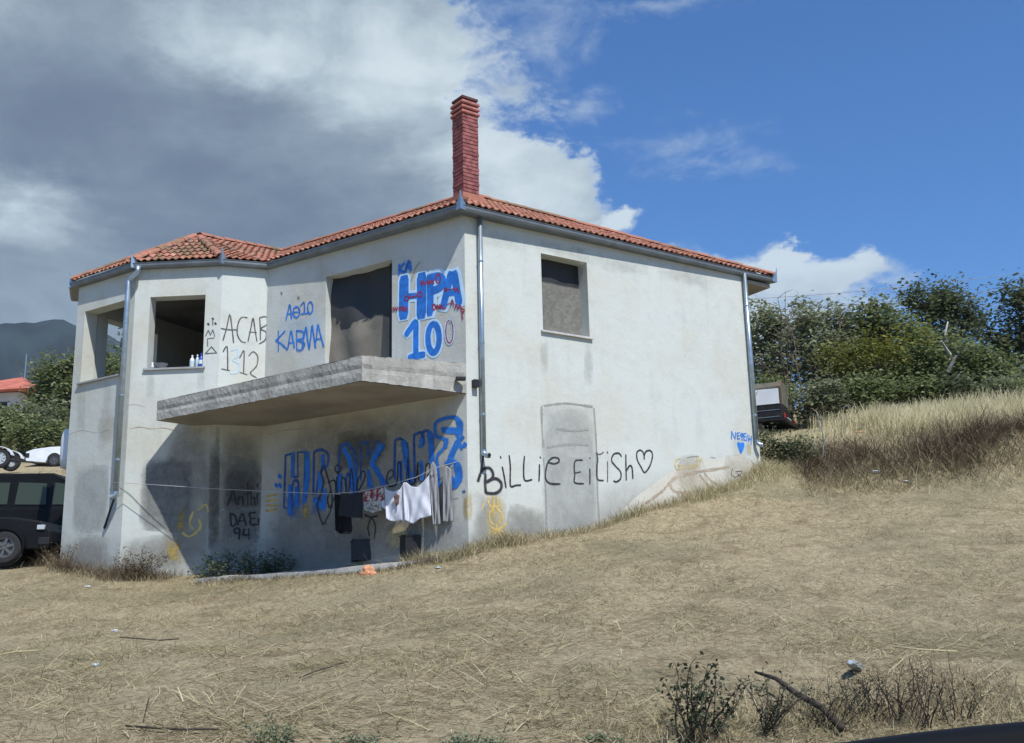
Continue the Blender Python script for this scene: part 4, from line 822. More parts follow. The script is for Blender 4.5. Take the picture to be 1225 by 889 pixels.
# bottles and a bowl on the sill of the bay window
M['white_pl'] = simple('white_plastic', (0.62, 0.66, 0.70), 0.35, var=0.1, scale=30, spec=0.5); M['blue_pl'] = simple('blue_plastic', (0.03, 0.08, 0.42), 0.35, var=0.2, scale=20); M['grey_pl'] = simple('grey_plastic', (0.30, 0.31, 0.34), 0.4, var=0.15, scale=20)
M['clear_pl'] = simple('pale_clear_plastic', (0.45, 0.55, 0.60), 0.15, var=0.1, scale=30, spec=0.6)
def lathe(prof, n=16):
    mb = MB(); vs = [(r*math.cos(2*math.pi*k/n), r*math.sin(2*math.pi*k/n), z) for r, z in prof for k in range(n)]
    return mb.add(vs, [(i*n+k, i*n+(k+1) % n, (i+1)*n+(k+1) % n, (i+1)*n+k) for i in range(len(prof)-1) for k in range(n)]+[tuple(range(n-1, -1, -1)), tuple((len(prof)-1)*n+k for k in range(n))])
SZ = OB2[2]+.012
def sillpt(x, off=-0.09):
    s_, _ = sz('B2', x, 437); return fpt('B2', s_, SZ, off)
def bottle(x, h, r, body, cap, label, off=-0.09, band=None, group=None):
    p = sillpt(x, off); root = empty('bottle', tuple(p), label, 'bottle', group=group)
    o = lathe([(r*.9, 0), (r, .01), (r, h*.55), (r*.85, h*.68), (r*.35, h*.80), (r*.32, h*.86)]).build('body', M[body], None, smooth=True); o.parent = root
    o = lathe([(r*.42, h*.86), (r*.42, h*.99), (r*.3, h)]).build('cap', M[cap], None); o.parent = root
    if band: o = lathe([(r*1.01, h*.2), (r*1.02, h*.2+.002), (r*1.02, h*.48), (r*1.01, h*.48+.002)]).build('label_band', M[band], None); o.parent = root
bottle(227.5, .24, .045, 'white_pl', 'white_pl', 'white plastic bottle on the bay window sill, left of the blue one', band='clear_pl')
bottle(232.5, .26, .038, 'clear_pl', 'white_pl', 'slim clear bottle between the white and the blue bottle on the sill', off=-.14)
bottle(238.5, .27, .052, 'blue_pl', 'blue_pl', 'blue detergent bottle with white label at the right end of the sill', band='white_pl')
bottle(242.5, .20, .03, 'white_pl', 'blue_pl', 'small white bottle with blue cap against the right window jamb', off=-.05)
p = sillpt(191.5, -.07); root = empty('bowl', tuple(p), 'grey plastic bowl on the bay window sill', 'bowl'); o = lathe([(.065, 0), (.10, .06), (.115, .085), (.12, .088), (.105, .082), (.06, .01)]).build('bowl_shell', M['grey_pl'], None, smooth=True); o.parent = root
p = sillpt(181.2, -.05); root = empty('spray_bottle', tuple(p), 'small white spray bottle at the left end of the sill', 'bottle'); o = lathe([(.028, 0), (.03, .05), (.012, .08), (.012, .10)]).build('body', M['white_pl'], None, smooth=True); o.parent = root; o = MB().box((.0, 0, .11), (.05, .018, .02)).build('nozzle', M['white_pl'], None); o.parent = root

# ------------------------------------------------------------------ clothesline and washing
LA = A12+FAC['B2'][2]*.05; LBp = C+nR*0.07+dR*.10; ld = (LBp-LA)*[1, 1, 0]; ld /= np.linalg.norm(ld); ln = np.array([-ld[1], ld[0], 0])
def lpt(x, y, off=0.0): return on_plane(x, y, LA+ln*off, ln)
cl = [(136, 577), (200, 581), (260, 585), (320, 588), (395, 591), (430, 588), (462, 581), (498, 571), (520, 560), (545, 553), (562, 549)]
M['cord'] = simple('pale_cord', (0.50, 0.52, 0.50), 0.7); tag(MB().tube([lpt(x, y) for x, y in cl], 0.0042, 6).build('clothesline', M['cord'], smooth=True), 'thin pale clothesline strung from the left downpipe to the house corner', 'clothesline')
def hang(name, topp, botp, mat, label, cat, folds=6, amp=.03, off=0.0, nu=48, nv=36, group=None, notch=None):
    def lerp(P, u):
        xs = np.linspace(0, 1, len(P)); return np.interp(u, xs, [p[0] for p in P]), np.interp(u, xs, [p[1] for p in P])
    vs = []
    for j in range(nv+1):
        for i in range(nu+1):
            u, v = i/nu, j/nv; xt, yt = lerp(topp, u); xb, yb = lerp(botp, u); x = xt+(xb-xt)*v; y = yt+(yb-yt)*v
            f = amp*(.2+.8*v)*(math.sin(folds*4.4*(u+.35*v*math.sin(2.2*u+off*9))+1.9*math.sin(3*v+u*5+folds))+.35*math.sin(folds*9*u*(1-.3*v)-3*v)+.5*math.sin(5*v-7*u)) + off
            vs.append(lpt(x, y, f))
    fs = [(j*(nu+1)+i, j*(nu+1)+i+1, (j+1)*(nu+1)+i+1, (j+1)*(nu+1)+i) for j in range(nv) for i in range(nu)]
    me = MB().add(vs, fs).mesh(name, mat, smooth=True); o = link(name, me, label=label, cat=cat, group=group)
    md = o.modifiers.new('thickness', 'SOLIDIFY'); md.thickness = 0.004; return o
def cloth(name, c, trans=.2):
    m, t, b = new_mat(name, 0.9, 0, 0.1); n = t.noise(wpos(t), 14, 4, .6); cc = t.mix(t.sm(n, .3, .7), tuple(q*.88 for q in c), c); t.put(b.inputs['Base Color'], cc)
    tr = t.node('ShaderNodeBsdfTranslucent'); t.put(tr.inputs[0], cc); mx_ = t.node('ShaderNodeMixShader'); t.put(mx_.inputs[0], trans)
    t.l.new(b.outputs[0], mx_.inputs[1]); t.l.new(tr.outputs[0], mx_.inputs[2]); t.l.new(mx_.outputs[0], m.node_tree.nodes['Material Output'].inputs[0]); return m
M['white_cloth'] = cloth('white_cotton', (0.74, 0.77, 0.86)); M['grey_cloth'] = cloth('grey_jersey', (0.33, 0.335, 0.35), .1); M['dark_cloth'] = cloth('charcoal_cloth', (0.035, 0.038, 0.045), .02); M['black_cloth'] = cloth('black_cloth', (0.015, 0.015, 0.018), .02)
def printed():
    m, t, b = new_mat('printed_cloth', 0.9, 0, .1); g = t.node('ShaderNodeTexCoord').outputs['Generated']; n = t.noise(g, 5, 4, .6); n2 = t.noise(g, 9, 5, .7)
    gx_, gy_, gz_ = t.sep(g); c = t.mix(t.sm(n2, .50, .56), (0.50, 0.49, 0.45), (0.10, 0.10, 0.10)); c = t.mix(t.m('MULTIPLY', t.sm(n, .50, .55), t.sm(gz_, .42, .5)), c, (0.28, 0.04, 0.06)); t.put(b.inputs['Base Color'], c); return m
M['printed'] = printed()
hang('dark_towel', [(408, 590), (420, 591), (434, 589)], [(405, 617), (420, 619), (434, 620)], M['dark_cloth'], 'dark charcoal cloth hanging flat at the left end of the washing', 'cloth', folds=1.2, amp=.008)
hang('black_top', [(400, 592), (406, 592), (412, 591), (420, 591)], [(401, 634), (407, 639), (414, 636), (421, 637)], M['black_cloth'], 'long black garment hanging behind the charcoal cloth', 'clothes', folds=2, amp=.02, off=.06)
hang('printed_shirt', [(434.5, 588), (446, 586), (459, 583)], [(436, 610), (447, 614), (459, 609)], M['printed'], 'off-white cloth with a red and black print, between the charcoal cloth and the white shirts', 'clothes', folds=1.5, amp=.02)
hang('white_shirt', [(460, 582), (463, 586), (470, 588), (478, 586), (484, 577)], [(462, 620), (466, 623), (472, 624), (480, 622), (484, 625)], M['white_cloth'], 'white t-shirt with a small brown print on the chest', 'shirt', folds=1.7, amp=.022, off=.01)
hang('white_shirt', [(482, 578), (486, 577), (492, 582), (499, 583), (506, 577), (513, 569)], [(484, 622), (490, 625), (494, 627), (503, 620), (510, 619), (516, 617)], M['white_cloth'], 'larger plain white t-shirt pegged between the printed one and the grey trousers', 'shirt', folds=2.3, amp=.028, off=-.02)
hang('shirt_sleeve', [(456, 600), (460, 598)], [(457, 607), (461, 609)], M['white_cloth'], None, None, folds=1, amp=.005, nu=6, nv=6)
sl = bpy.data.objects['shirt_sleeve']; ws = bpy.data.objects['white_shirt']; sl.parent = ws
st_ = hang('chest_print', [(471, 593), (474, 590), (478, 593)], [(472, 601), (474, 606), (477, 603)], simple('brown_print', (0.14, 0.09, 0.08), .9, var=.4, scale=20), None, None, folds=1, amp=.004, off=-.05, nu=8, nv=8); st_.parent = ws
tr = empty('trousers', tuple(lpt(528, 557)), 'light grey jogging trousers hung by the legs at the right end of the washing', 'trousers')
for tp, bt in (([(513, 568), (517, 561), (523, 566)], [(518, 628), (522, 629), (527, 627)]), ([(530, 566), (534, 557), (540, 562)], [(530, 624), (536, 625), (542, 624)])):
    o = hang('trouser_leg', tp, bt, M['grey_cloth'], None, None, folds=1.6, amp=.025, nu=20); o.parent = tr; o.matrix_parent_inverse = Matrix.Translation(tr.location).inverted()
o = hang('waistband', [(515, 556), (518, 552), (522, 558)], [(515, 570), (518, 570), (523, 568)], M['grey_cloth'], None, None, folds=1, amp=.01, nu=10, nv=6); o.parent = tr; o.matrix_parent_inverse = Matrix.Translation(tr.location).inverted()

# ------------------------------------------------------------------ vehicles
M['car_black'] = simple('black_paint', (0.006, 0.0065, 0.007), 0.5, var=0.2, scale=2, spec=0.18); M['car_white'] = simple('white_paint', (0.66, 0.69, 0.72), 0.35, var=0.08, scale=2, spec=0.5)
M['tyre'] = simple('tyre_rubber', (0.028, 0.028, 0.03), 0.85, var=0.2, scale=20, bmp=.4); M['rim'] = simple('wheel_alloy', (0.14, 0.145, 0.15), 0.5, 0.5, var=.1); M['lamp'] = simple('lamp_glass', (0.42, 0.45, 0.47), 0.12, spec=0.8, var=.05); M['redlamp'] = simple('red_lamp', (0.42, 0.03, 0.03), 0.25, var=.1, spec=.6)
gm, gt, gb = new_mat('car_glass', 0.15, 0, 0.4); gb.inputs['Base Color'].default_value = (0.05, 0.065, 0.045, 1); trn = gt.node('ShaderNodeBsdfTransparent'); gt.put(trn.inputs[0], (0.55, 0.6, 0.6)); gmx = gt.node('ShaderNodeMixShader'); gt.put(gmx.inputs[0], 0.9); gt.l.new(trn.outputs[0], gmx.inputs[1]); gt.l.new(gb.outputs[0], gmx.inputs[2]); gt.l.new(gmx.outputs[0], gm.node_tree.nodes['Material Output'].inputs[0]); M['glass'] = gm
def sub(o, root, parent=None):
    o.parent = parent or root; return o
def wheel(root, x, y, r, side, w_=.2, rimc='rim', spokes=6):
    mb = MB(); n = 28; prof = [(r*.62, -w_/2), (r*.9, -w_/2), (r, -w_*.32), (r, w_*.32), (r*.9, w_/2), (r*.62, w_/2)]
    vs = [(x+a*math.cos(2*math.pi*k/n), y+b, r+a*math.sin(2*math.pi*k/n)) for a, b in prof for k in range(n)]; P_ = len(prof)
    mb.add(vs, [(i*n+k, i*n+(k+1) % n, ((i+1) % P_)*n+(k+1) % n, ((i+1) % P_)*n+k) for i in range(P_) for k in range(n)])
    t_ = sub(mb.build('wheel', M['tyre'], None, smooth=False), root)
    mb = MB(); yo = y+side*w_*.30
    vs = [(x+a*math.cos(2*math.pi*k/n), yo+b*side, r+a*math.sin(2*math.pi*k/n)) for a, b in ((r*.62, .03), (r*.55, .03), (r*.50, -.02), (r*.2, -.01), (r*.14, .02), (.001, .02)) for k in range(n)]
    mb.add(vs, [(i*n+k, i*n+(k+1) % n, (i+1)*n+(k+1) % n, (i+1)*n+k) for i in range(5) for k in range(n)])
    o = mb.build('rim', M[rimc], None); o.parent = t_
    mb = MB()
    for s_ in range(spokes):
        an = 2*math.pi*s_/spokes+.3; c_, q_ = math.cos(an), math.sin(an); wv = r*.075
        p0 = (r*.15, r*.54); vs = []
        for yy in (0, .028*side):
            for rad in p0:
                for sg in (-1, 1): vs.append((x+c_*rad-q_*wv*sg, yo+yy, r+q_*rad+c_*wv*sg))
        mb.add(vs, [(0, 1, 3, 2), (4, 6, 7, 5), (0, 4, 5, 1), (1, 5, 7, 3), (3, 7, 6, 2), (2, 6, 4, 0)])
    o = mb.build('spokes', M[rimc], None); o.parent = t_; o['kind'] = 'stuff'
def car(name, label, cat, loc, rz, mat, lower, cabin, W, wheels, wr, glass, arch=True, lamps=None, rimc='rim'):
    """lower / cabin: side outlines (x, z); glass: list of side window polygons"""
    root = empty(name, tuple(loc), label, cat, rz=rz)
    def loft(outline, w0, w1, zmid, bev):
        mb = MB(); n = len(outline); zs_ = [p[1] for p in outline]; zlo, zhi = min(zs_), max(zs_); vs = []
        def hw(z): 
            t = (z-zlo)/(zhi-zlo+1e-6); return w0+(w1-w0)*t*t
        for sg in (-1, 1):
            for x, z in outline: vs.append((x, sg*hw(z)/2, z))
        mb.add(vs, [tuple(range(n)), tuple(range(2*n-1, n-1, -1))]+[(i, n+i, n+(i+1) % n, (i+1) % n) for i in range(n)]); return mb, hw
    # wheel arches cut into the lower outline
    out = []
    L = lower[:]
    for (x, z) in L: out.append((x, z))
    mb, hw = loft(out, W, W*.93, 0, .03); sub(mb.build('body', M[mat], None, bevel=.035), root)
    if cabin:
        mb, hw2 = loft(cabin, W*.90, W*.74, 0, .03); sub(mb.build('cabin', M[mat], None, bevel=.03), root)
        zs_ = [p[1] for p in cabin]; zlo, zhi = min(zs_), max(zs_)
        for g in glass:
            for sg in (-1, 1):
                mb = MB(); mb.add([(x, sg*(hw2(z)/2+.006), z) for x, z in g], [tuple(range(len(g)))]); sub(mb.build('window', M['glass'], None), root)
    for wx in wheels:
        for sg in (-1, 1):
            wheel(root, wx, sg*(W/2-.03), wr, sg, rimc=rimc)
            n = 14; mb = MB(); vs = []
            for k in range(n+1):
                an = math.pi*k/n
                for rad in (wr*1.10, wr*1.24):
                    for yy in (W/2+.085, W/2-.06): vs.append((wx+rad*math.cos(an), sg*yy, wr+rad*math.sin(an)))
            mb.add(vs, [f for k in range(n) for f in ((4*k, 4*k+2, 4*k+6, 4*k+4), (4*k+2, 4*k+3, 4*k+7, 4*k+6), (4*k, 4*k+4, 4*k+5, 4*k+1))]); sub(mb.build('wheel_arch', M[mat], None), root)
            mb = MB(); vs = [(wx+wr*1.12*math.cos(2*math.pi*k/24), sg*(W/2+.004), wr+wr*1.12*math.sin(2*math.pi*k/24)) for k in range(24)]; mb.add(vs, [tuple(range(24))]); sub(mb.build('arch_recess', M['darkmetal'], None), root)
    for (x, z, sx, szz, mk, nm) in (lamps or []):
        for sg in (-1, 1): sub(MB().box((x, sg*(W/2-.09), z), (sx, .22, szz)).build(nm, M[mk], None, bevel=.012), root)
    return root
# near black car: only its front end shows; it faces right
gh = at_y(3, 674, 20.2); zc_ = Hs(gh[0], gh[1])
g2 = at_y(3, 674, 20.2)
car('parked_car', 'black car with chrome headlight, only its front wheel and wing showing at the left edge', 'car', (g2[0], g2[1]+.8, g2[2]-.02), 0.06, 'car_black',
    [(-3.3, .32), (.75, .27), (.82, .40), (.80, .62), (.62, .80), (.10, .88), (-1.0, .93), (-3.3, .95)], [(-3.2, .92), (-.95, .92), (-1.55, 1.34), (-2.6, 1.40), (-3.15, 1.2)], 1.70, [0.0, -2.5], .31,
    [[(-2.5, .98), (-1.25, .98), (-1.62, 1.28), (-2.45, 1.32)]], lamps=[(.63, .68, .14, .09, 'lamp', 'headlight'), (.70, .42, .2, .14, 'darkmetal', 'bumper_insert')])
g3 = at_y(35, 666, 23.4)
car('parked_van', 'tall black four-wheel-drive parked behind the black car, next to the house corner', 'van', (g3[0], g3[1]+.9, g3[2]), -0.03, 'car_black',
    [(-2.3, .38), (2.2, .34), (2.3, .7), (2.15, 1.0), (1.4, 1.06), (-2.3, 1.12)], [(-2.3, 1.1), (1.25, 1.04), (.72, 1.66), (.3, 1.86), (-2.25, 1.90)], 1.75, [1.35, -1.45], .36,
    [[(-.45, 1.16), (.26, 1.14), (.22, 1.62), (-.42, 1.66)], [(.40, 1.14), (1.02, 1.12), (.62, 1.60), (.38, 1.64)], [(-1.7, 1.17), (-.62, 1.17), (-.62, 1.66), (-1.7, 1.68)]], lamps=[(2.18, .82, .12, .2, 'lamp', 'headlight')])
g4 = at_y(60, 558, 66.0)
car('old_car', 'old dented white car without glass, parked by the hedge', 'car', (g4[0]+.2, g4[1]+.8, g4[2]), math.pi+.05, 'car_white',
    [(-2.6, .42), (.42, .42), (.5, .25), (1.75, .35), (1.85, .65), (1.80, .95), (1.35, 1.12), (.3, 1.25), (-1.2, 1.28), (-2.6, 1.22)], None, 1.6, [.0, -2.0], .40, [], lamps=[(1.70, .72, .25, .28, 'darkmetal', 'grille_opening')])
g5 = at_y(6, 562, 60.0); root = empty('farm_trailer', tuple(g5), 'old trailer with big spoked wheel and pale mudguard at the left edge', 'trailer', rz=.05)
wheel(root, 0, -.7, .55, -1, .24, 'lamp', 8); wheel(root, 0, .7, .55, 1, .24, 'lamp', 8)
for sg in (-1, 1):
    mb = MB(); vs = []; n = 14
    for k in range(n+1):
        an = math.pi*(.08+.92*k/n)
        for yy in (.52, .90): vs.append((.70*math.cos(an), sg*yy, .55+.66*math.sin(an)))
        for yy in (.52, .90): vs.append((.66*math.cos(an), sg*yy, .55+.62*math.sin(an)))
    mb.add(vs, [f for k in range(n) for f in ((4*k, 4*k+1, 4*k+5, 4*k+4), (4*k+2, 4*k+6, 4*k+7, 4*k+3), (4*k+1, 4*k+3, 4*k+7, 4*k+5), (4*k, 4*k+4, 4*k+6, 4*k+2))]); sub(mb.build('mudguard', M['car_white'], None), root)
sub(MB().box((-1.6, 0, .85), (3.2, 1.3, .35)).build('bed', M['crate'], None, bevel=.02), root); sub(MB().tube([(1.6, 0, .4), (0, 0, .55)], .05).build('drawbar', M['crate'], None), root)
# white tank fixed behind the left corner of the house
p = at_y(77, 538, W1[1]+0.9); root = empty('water_tank', (p[0]+.20, p[1], p[2]), 'white rounded water tank on the ground just behind the left corner of the house', 'tank')
zb_ = Hs(p[0], p[1])-p[2]
sub(lathe([(.12, -.42), (.24, -.38), (.26, -.2), (.26, .22), (.22, .38), (.10, .44)], 20).build('drum', M['car_white'], None, smooth=True), root)
for an in (0.4, 2.5, 4.6): sub(MB().tube([(.18*math.cos(an), .18*math.sin(an), -.36), (.22*math.cos(an), .22*math.sin(an), zb_)], .02).build('leg', M['darkmetal'], None), root)
# canvas-covered truck behind the right corner
M['olive'] = simple('olive_canvas', (0.12, 0.115, 0.085), 0.9, var=0.2, scale=4, bmp=.3); M['rustbrown'] = simple('brown_canvas', (0.15, 0.105, 0.07), 0.9, var=0.25, scale=4)
g6 = at_y(937, 503, 27.0); root = empty('covered_truck', tuple(g6), 'dark pickup truck with olive canvas canopy and white side panel, half hidden behind the house', 'truck', rz=math.atan2(-.42, .91))
# local: x = to the rear, -y = side that faces the camera; origin: rear lower corner of the near side
LT, WT = 3.6, 1.55
sub(MB().box((-LT/2, WT/2, .22), (LT, WT, .42)).build('cargo_bed', M['crate'], None, bevel=.02), root)
sec = [(0, .44), (0, .92), (.10, 1.04), (.35, 1.10), (WT-.35, 1.10), (WT-.10, 1.04), (WT, .92), (WT, .44)]
mb = MB(); n = len(sec); mb.add([(x, y, z) for x in (0, -LT*.8) for y, z in sec], [tuple(range(n)), tuple(range(2*n-1, n-1, -1))]+[(i, i+1, n+i+1, n+i) for i in range(n-1)]+[(0, n, 2*n-1, n-1)]); sub(mb.build('canopy', M['olive'], None, bevel=.02), root)
sub(MB().add([(-.06, -.012, .46), (-LT*.8, -.012, .46), (-LT*.8, -.012, .90), (-.06, -.012, .86)], [(0, 1, 2, 3)]).build('side_panel', M['car_white'], None), root)
mb = MB(); 
for i in range(len(sec)-1):
    (y0, z0), (y1, z1) = sec[i], sec[i+1]; mb.add([(.012, y0, z0), (.012, y1, z1), (-.12, y1, z1+.012), (-.12, y0, z0+.012)], [(0, 1, 2, 3)])
sub(mb.build('canopy_hem', M['rustbrown'], None), root)
sub(MB().box((.07, WT/2, .02), (.10, WT+.1, .07)).build('rear_bumper', M['crate'], None, bevel=.015), root)
for y in (.10, WT-.10): sub(MB().box((.035, y, .14), (.04, .10, .13)).build('tail_light', M['redlamp'], None, bevel=.01), root)
sub(MB().box((.02, WT/2, .10), (.02, .5, .12)).build('number_plate', M['car_white'], None), root)
for z in (.12, .30): sub(MB().box((-LT/2, -.006, z), (LT*.96, .012, .015)).build('side_rail', M['metal'], None), root)
sub(MB().box((-LT-.65, WT/2, .45), (1.3, WT*.95, .9)).build('cab', M['crate'], None, bevel=.08), root)
for x in (-.85, -LT-.5):
    for y, sg in ((.12, -1), (WT-.12, 1)):
        wheel(root, x, y, .34, sg, .2)
for ch_ in root.children:
    if ch_.name.startswith('wheel'): ch_.location.z = -.52

# ------------------------------------------------------------------ the car the photo is taken from: top of the door, lower right
dm, dt_, db = new_mat('door_trim', 0.65, 0, 0.12); db.inputs['Base Color'].default_value = (0.006, 0.007, 0.009, 1)
def near(x, y, t): d = ray(x, y); return d/np.linalg.norm(d)*t
up_ = [near(x, y, .62) for x, y in ((880, 906), (985, 885), (1080, 872), (1150, 864), (1225, 857), (1330, 851), (1450, 849))]
mb = MB(); vs = []; K = 7
for p in up_:
    for k in range(K): an = math.pi*.95*k/(K-1)-math.pi*.25; vs.append(p+np.array([0, .028*math.cos(an)-.02, .016*math.sin(an)-.016]))
    vs.append(p+np.array([0, -.05, -.22])); 
K += 1
mb.add(vs, [(i*K+j, i*K+(j+1) % K, (i+1)*K+(j+1) % K, (i+1)*K+j) for i in range(len(up_)-1) for j in range(K)]+[tuple(range(K)), tuple((len(up_)-1)*K+j for j in range(K-1, -1, -1))])
tag(mb.build('car_door', dm, smooth=True), 'black top edge of the door of the car the picture is taken from', 'car door')

# ------------------------------------------------------------------ mountain and far things
def mountain():
    sil = [pxae(x, y) for x, y in ((-900, 330), (-500, 400), (-250, 380), (-100, 395), (0, 387), (25, 387.5), (45, 384.5), (62, 382), (78, 384), (95, 391), (130, 402), (200, 430), (400, 500), (600, 560), (900, 640), (1200, 690))]
    sa = [q[0] for q in sil]; se = [q[1] for q in sil]; nxm, nym = 260, 40; vs = []; Dm = 1500.0
    for j in range(nym):
        for i in range(nxm):
            d = -75+i*0.45; a = R(d); v = j/(nym-1); top = Dm*math.tan(R(np.interp(d, sa, se)+.05*math.sin(d*3.1)+.04*math.sin(d*7.3)))
            rr_ = abs(math.sin(d*.9+v*2.0+.5*math.sin(d*.37)))+.5*abs(math.sin(d*2.3-v*3)); r = Dm*(1-.42*(1-v))+90*(rr_-.7)*math.sin(math.pi*v)
            vs.append((r*math.sin(a), r*math.cos(a), 10+(top-10)*v**1.05))
    for i in range(nxm): a = R(-75+i*0.45); vs.append((Dm*1.3*math.sin(a), Dm*1.3*math.cos(a), 5))
    nym += 1
    return MB().add(vs, [(j*nxm+i, j*nxm+i+1, (j+1)*nxm+i+1, (j+1)*nxm+i) for j in range(nym-1) for i in range(nxm-1)])
M['mount'] = simple('forested_slope', (0.014, 0.022, 0.022), 0.97, var=0.5, scale=0.012); mountain().build('mountain', M['mount'], kind='structure', smooth=True)

M['whitewall'] = simple('far_wall', (0.50, 0.50, 0.47), .9, var=.1, scale=.5); M['redroof'] = simple('far_roof', (0.42, 0.13, 0.09), .9, var=.2, scale=.8)
hp = at_y(-38, 503, 108.0); root = empty('village_house', (hp[0], hp[1], Hs(hp[0], hp[1])-.3), 'white house with low red roof partly hidden by the trees at the left edge', 'house', rz=-.1)
h0 = hp[2]-root.location.z
sub(MB().box((0, 5, (h0+3.0)/2), (9.5, 8, h0+3.0)).build('wall', M['whitewall'], None), root)
zt_ = h0+2.9; mb = MB(); mb.add([(-6, -.2, zt_), (6.2, -.2, zt_+.25), (6.2, 10, zt_+.25), (-6, 10, zt_), (-2, 5, zt_+2.2), (2.6, 5, zt_+2.7)], [(0, 1, 5, 4), (1, 2, 5), (2, 3, 4, 5), (3, 0, 4), (3, 2, 1, 0)]); sub(mb.build('roof', M['redroof'], None), root)
for x in (-2.5, .3, 3.0):
    wdo = sub(MB().box((x, 1.0, h0+1.4), (1.0, .1, 1.2)).build('window', M['darkmetal'], None), root); q = MB().box((x, .93, h0+.76), (1.2, .1, .07)).build('window_ledge', M['sill'], None); q.parent = wdo
sub(MB().box((1.5, .2, h0+.25), (8.5, 1.6, .12)).build('terrace_edge', M['kerb'], None), root)
sub(MB().tube([(3.4, 4, zt_+2), (3.4, 4, zt_+5.0)], .05, 6).build('aerial_mast', M['metal'], None), root)

# power lines over the trees
M['cable'] = simple('cable', (0.22, 0.24, 0.27), .6); YW = 62.0
def wire_pts(a, b, n=24, sag=1.2):
    a, b = at_y(a[0], a[1], YW), at_y(b[0], b[1], YW); return [a+(b-a)*k/n-np.array([0, 0, sag*4*(k/n)*(1-k/n)]) for k in range(n+1)]
def pole(x, label):
    p = at_y(x, 500, YW); z0 = Hs(p[0], p[1]); root = empty('power_pole', (p[0], p[1], z0), label, 'pole', 'power poles'); tops = at_y(x, 330-(x-1200)*.16, YW)[2]-z0
    sub(MB().tube([(0, 0, -.5), (0, 0, tops+1.4)], [.16, .10], 10).build('pole_shaft', M['kerb'], None, smooth=True), root); sub(MB().box((0, 0, tops+.6), (.1, 2.2, .12)).build('crossarm', M['darkmetal'], None), root)
for k, (ya, yb) in enumerate(((362, 262), (375, 283), (395, 298))):
    tag(MB().tube(wire_pts((760, ya), (1560, yb)), .016, 5).build('power_line', M['cable']), ('uppermost', 'middle', 'lowest')[k]+' of the three thin power lines crossing the sky above the trees', 'power line', 'power lines')
pole(1560, 'concrete power pole beyond the right edge'); pole(760, 'concrete power pole hidden behind the house')
#==PART4==
# ------------------------------------------------------------------ vegetation
def blades(P, length, az_, tilt, width, bend=0.3, cross=False, tip=0.35):
    """P (n,3) roots; returns V, F of two-segment bent ribbons"""
    n = len(P); length = np.broadcast_to(length, n); width = np.broadcast_to(width, n)
    d = np.stack([np.sin(az_)*np.sin(tilt), np.cos(az_)*np.sin(tilt), np.cos(tilt)], 1)
    t2 = np.clip(tilt+bend, 0, 1.75); d2 = np.stack([np.sin(az_)*np.sin(t2), np.cos(az_)*np.sin(t2), np.cos(t2)], 1)
    sa = rng.uniform(0, np.pi, n); sd = np.stack([np.cos(sa), np.sin(sa), np.zeros(n)], 1)
    a = P; b = P+d*(length*.5)[:, None]; c = b+d2*(length*.5)[:, None]; w = (sd*width[:, None]/2)
    V = np.stack([a-w, a+w, b+w*.85, b-w*.85, c+w*tip, c-w*tip], 1).reshape(-1, 3); i = np.arange(n)[:, None]*6
    F = np.concatenate([i+[0, 1, 2, 3], i+[3, 2, 4, 5]], 1).reshape(-1, 4); return V, F
def strew(name, V, F, mat, label, cat, kind='stuff', parent=None):
    me = arr_mesh(name, V, F, mat); return link(name, me, parent, label=label, cat=cat, kind=kind)
def in_house(x, y):
    poly = [tuple(p[:2]) for p in (C, RF, RB, W0, W1, W12, W23, W3L)]; ins = np.zeros(len(x), bool)
    for i in range(len(poly)):
        (x1, y1), (x2, y2) = poly[i], poly[(i+1) % len(poly)]
        cnd = ((y1 > y) != (y2 > y)) & (x < (x2-x1)*(y-y1)/(y2-y1+1e-12)+x1); ins ^= cnd
    return ins
def field_points(n, y0, y1, xm=0.62, power=1.0):
    u = rng.random(n); y = y0+(y1-y0)*u**power; x = (rng.random(n)*2-1)*(y*xm+1.0); k = ~in_house(x, y); return x[k], y[k]
M['straw'] = island_mat('straw', [(0.30, 0.242, 0.14), (0.46, 0.385, 0.235), (0.63, 0.54, 0.355), (0.38, 0.312, 0.19), (0.20, 0.157, 0.095), (0.55, 0.465, 0.295)], trans=.12)
M['straw_pale'] = island_mat('pale_straw', [(0.64, 0.56, 0.36), (0.52, 0.45, 0.27), (0.72, 0.65, 0.44)], trans=.2)  # straw of a paler colour, for loose stalks and tall grass
M['brown_weed'] = island_mat('brown_weed', [(0.125, 0.09, 0.06), (0.20, 0.15, 0.10), (0.085, 0.06, 0.045), (0.26, 0.20, 0.135), (0.17, 0.115, 0.085)], trans=.1)
M['leaf'] = island_mat('leaf_green', [(0.15, 0.19, 0.075), (0.21, 0.25, 0.105), (0.28, 0.31, 0.15), (0.17, 0.21, 0.085), (0.34, 0.36, 0.22)], .7, trans=.38, spec=.25)
M['leaf_grey'] = island_mat('leaf_grey_green', [(0.21, 0.235, 0.14), (0.28, 0.30, 0.185), (0.36, 0.37, 0.26), (0.225, 0.25, 0.15)], .7, trans=.36, spec=.25)
M['leaf_dark'] = island_mat('leaf_dark_green', [(0.09, 0.12, 0.065), (0.14, 0.17, 0.09), (0.19, 0.21, 0.13)], .7, trans=.35, spec=.25)
M['leaf_yellow'] = island_mat('leaf_yellow_green', [(0.17, 0.19, 0.045), (0.27, 0.27, 0.06), (0.13, 0.155, 0.045), (0.36, 0.32, 0.08)], .6, trans=.35)
M['leaf_front'] = island_mat('leaf_dusty_dark', [(0.030, 0.042, 0.022), (0.05, 0.065, 0.035), (0.075, 0.085, 0.05)], .7, trans=.15)
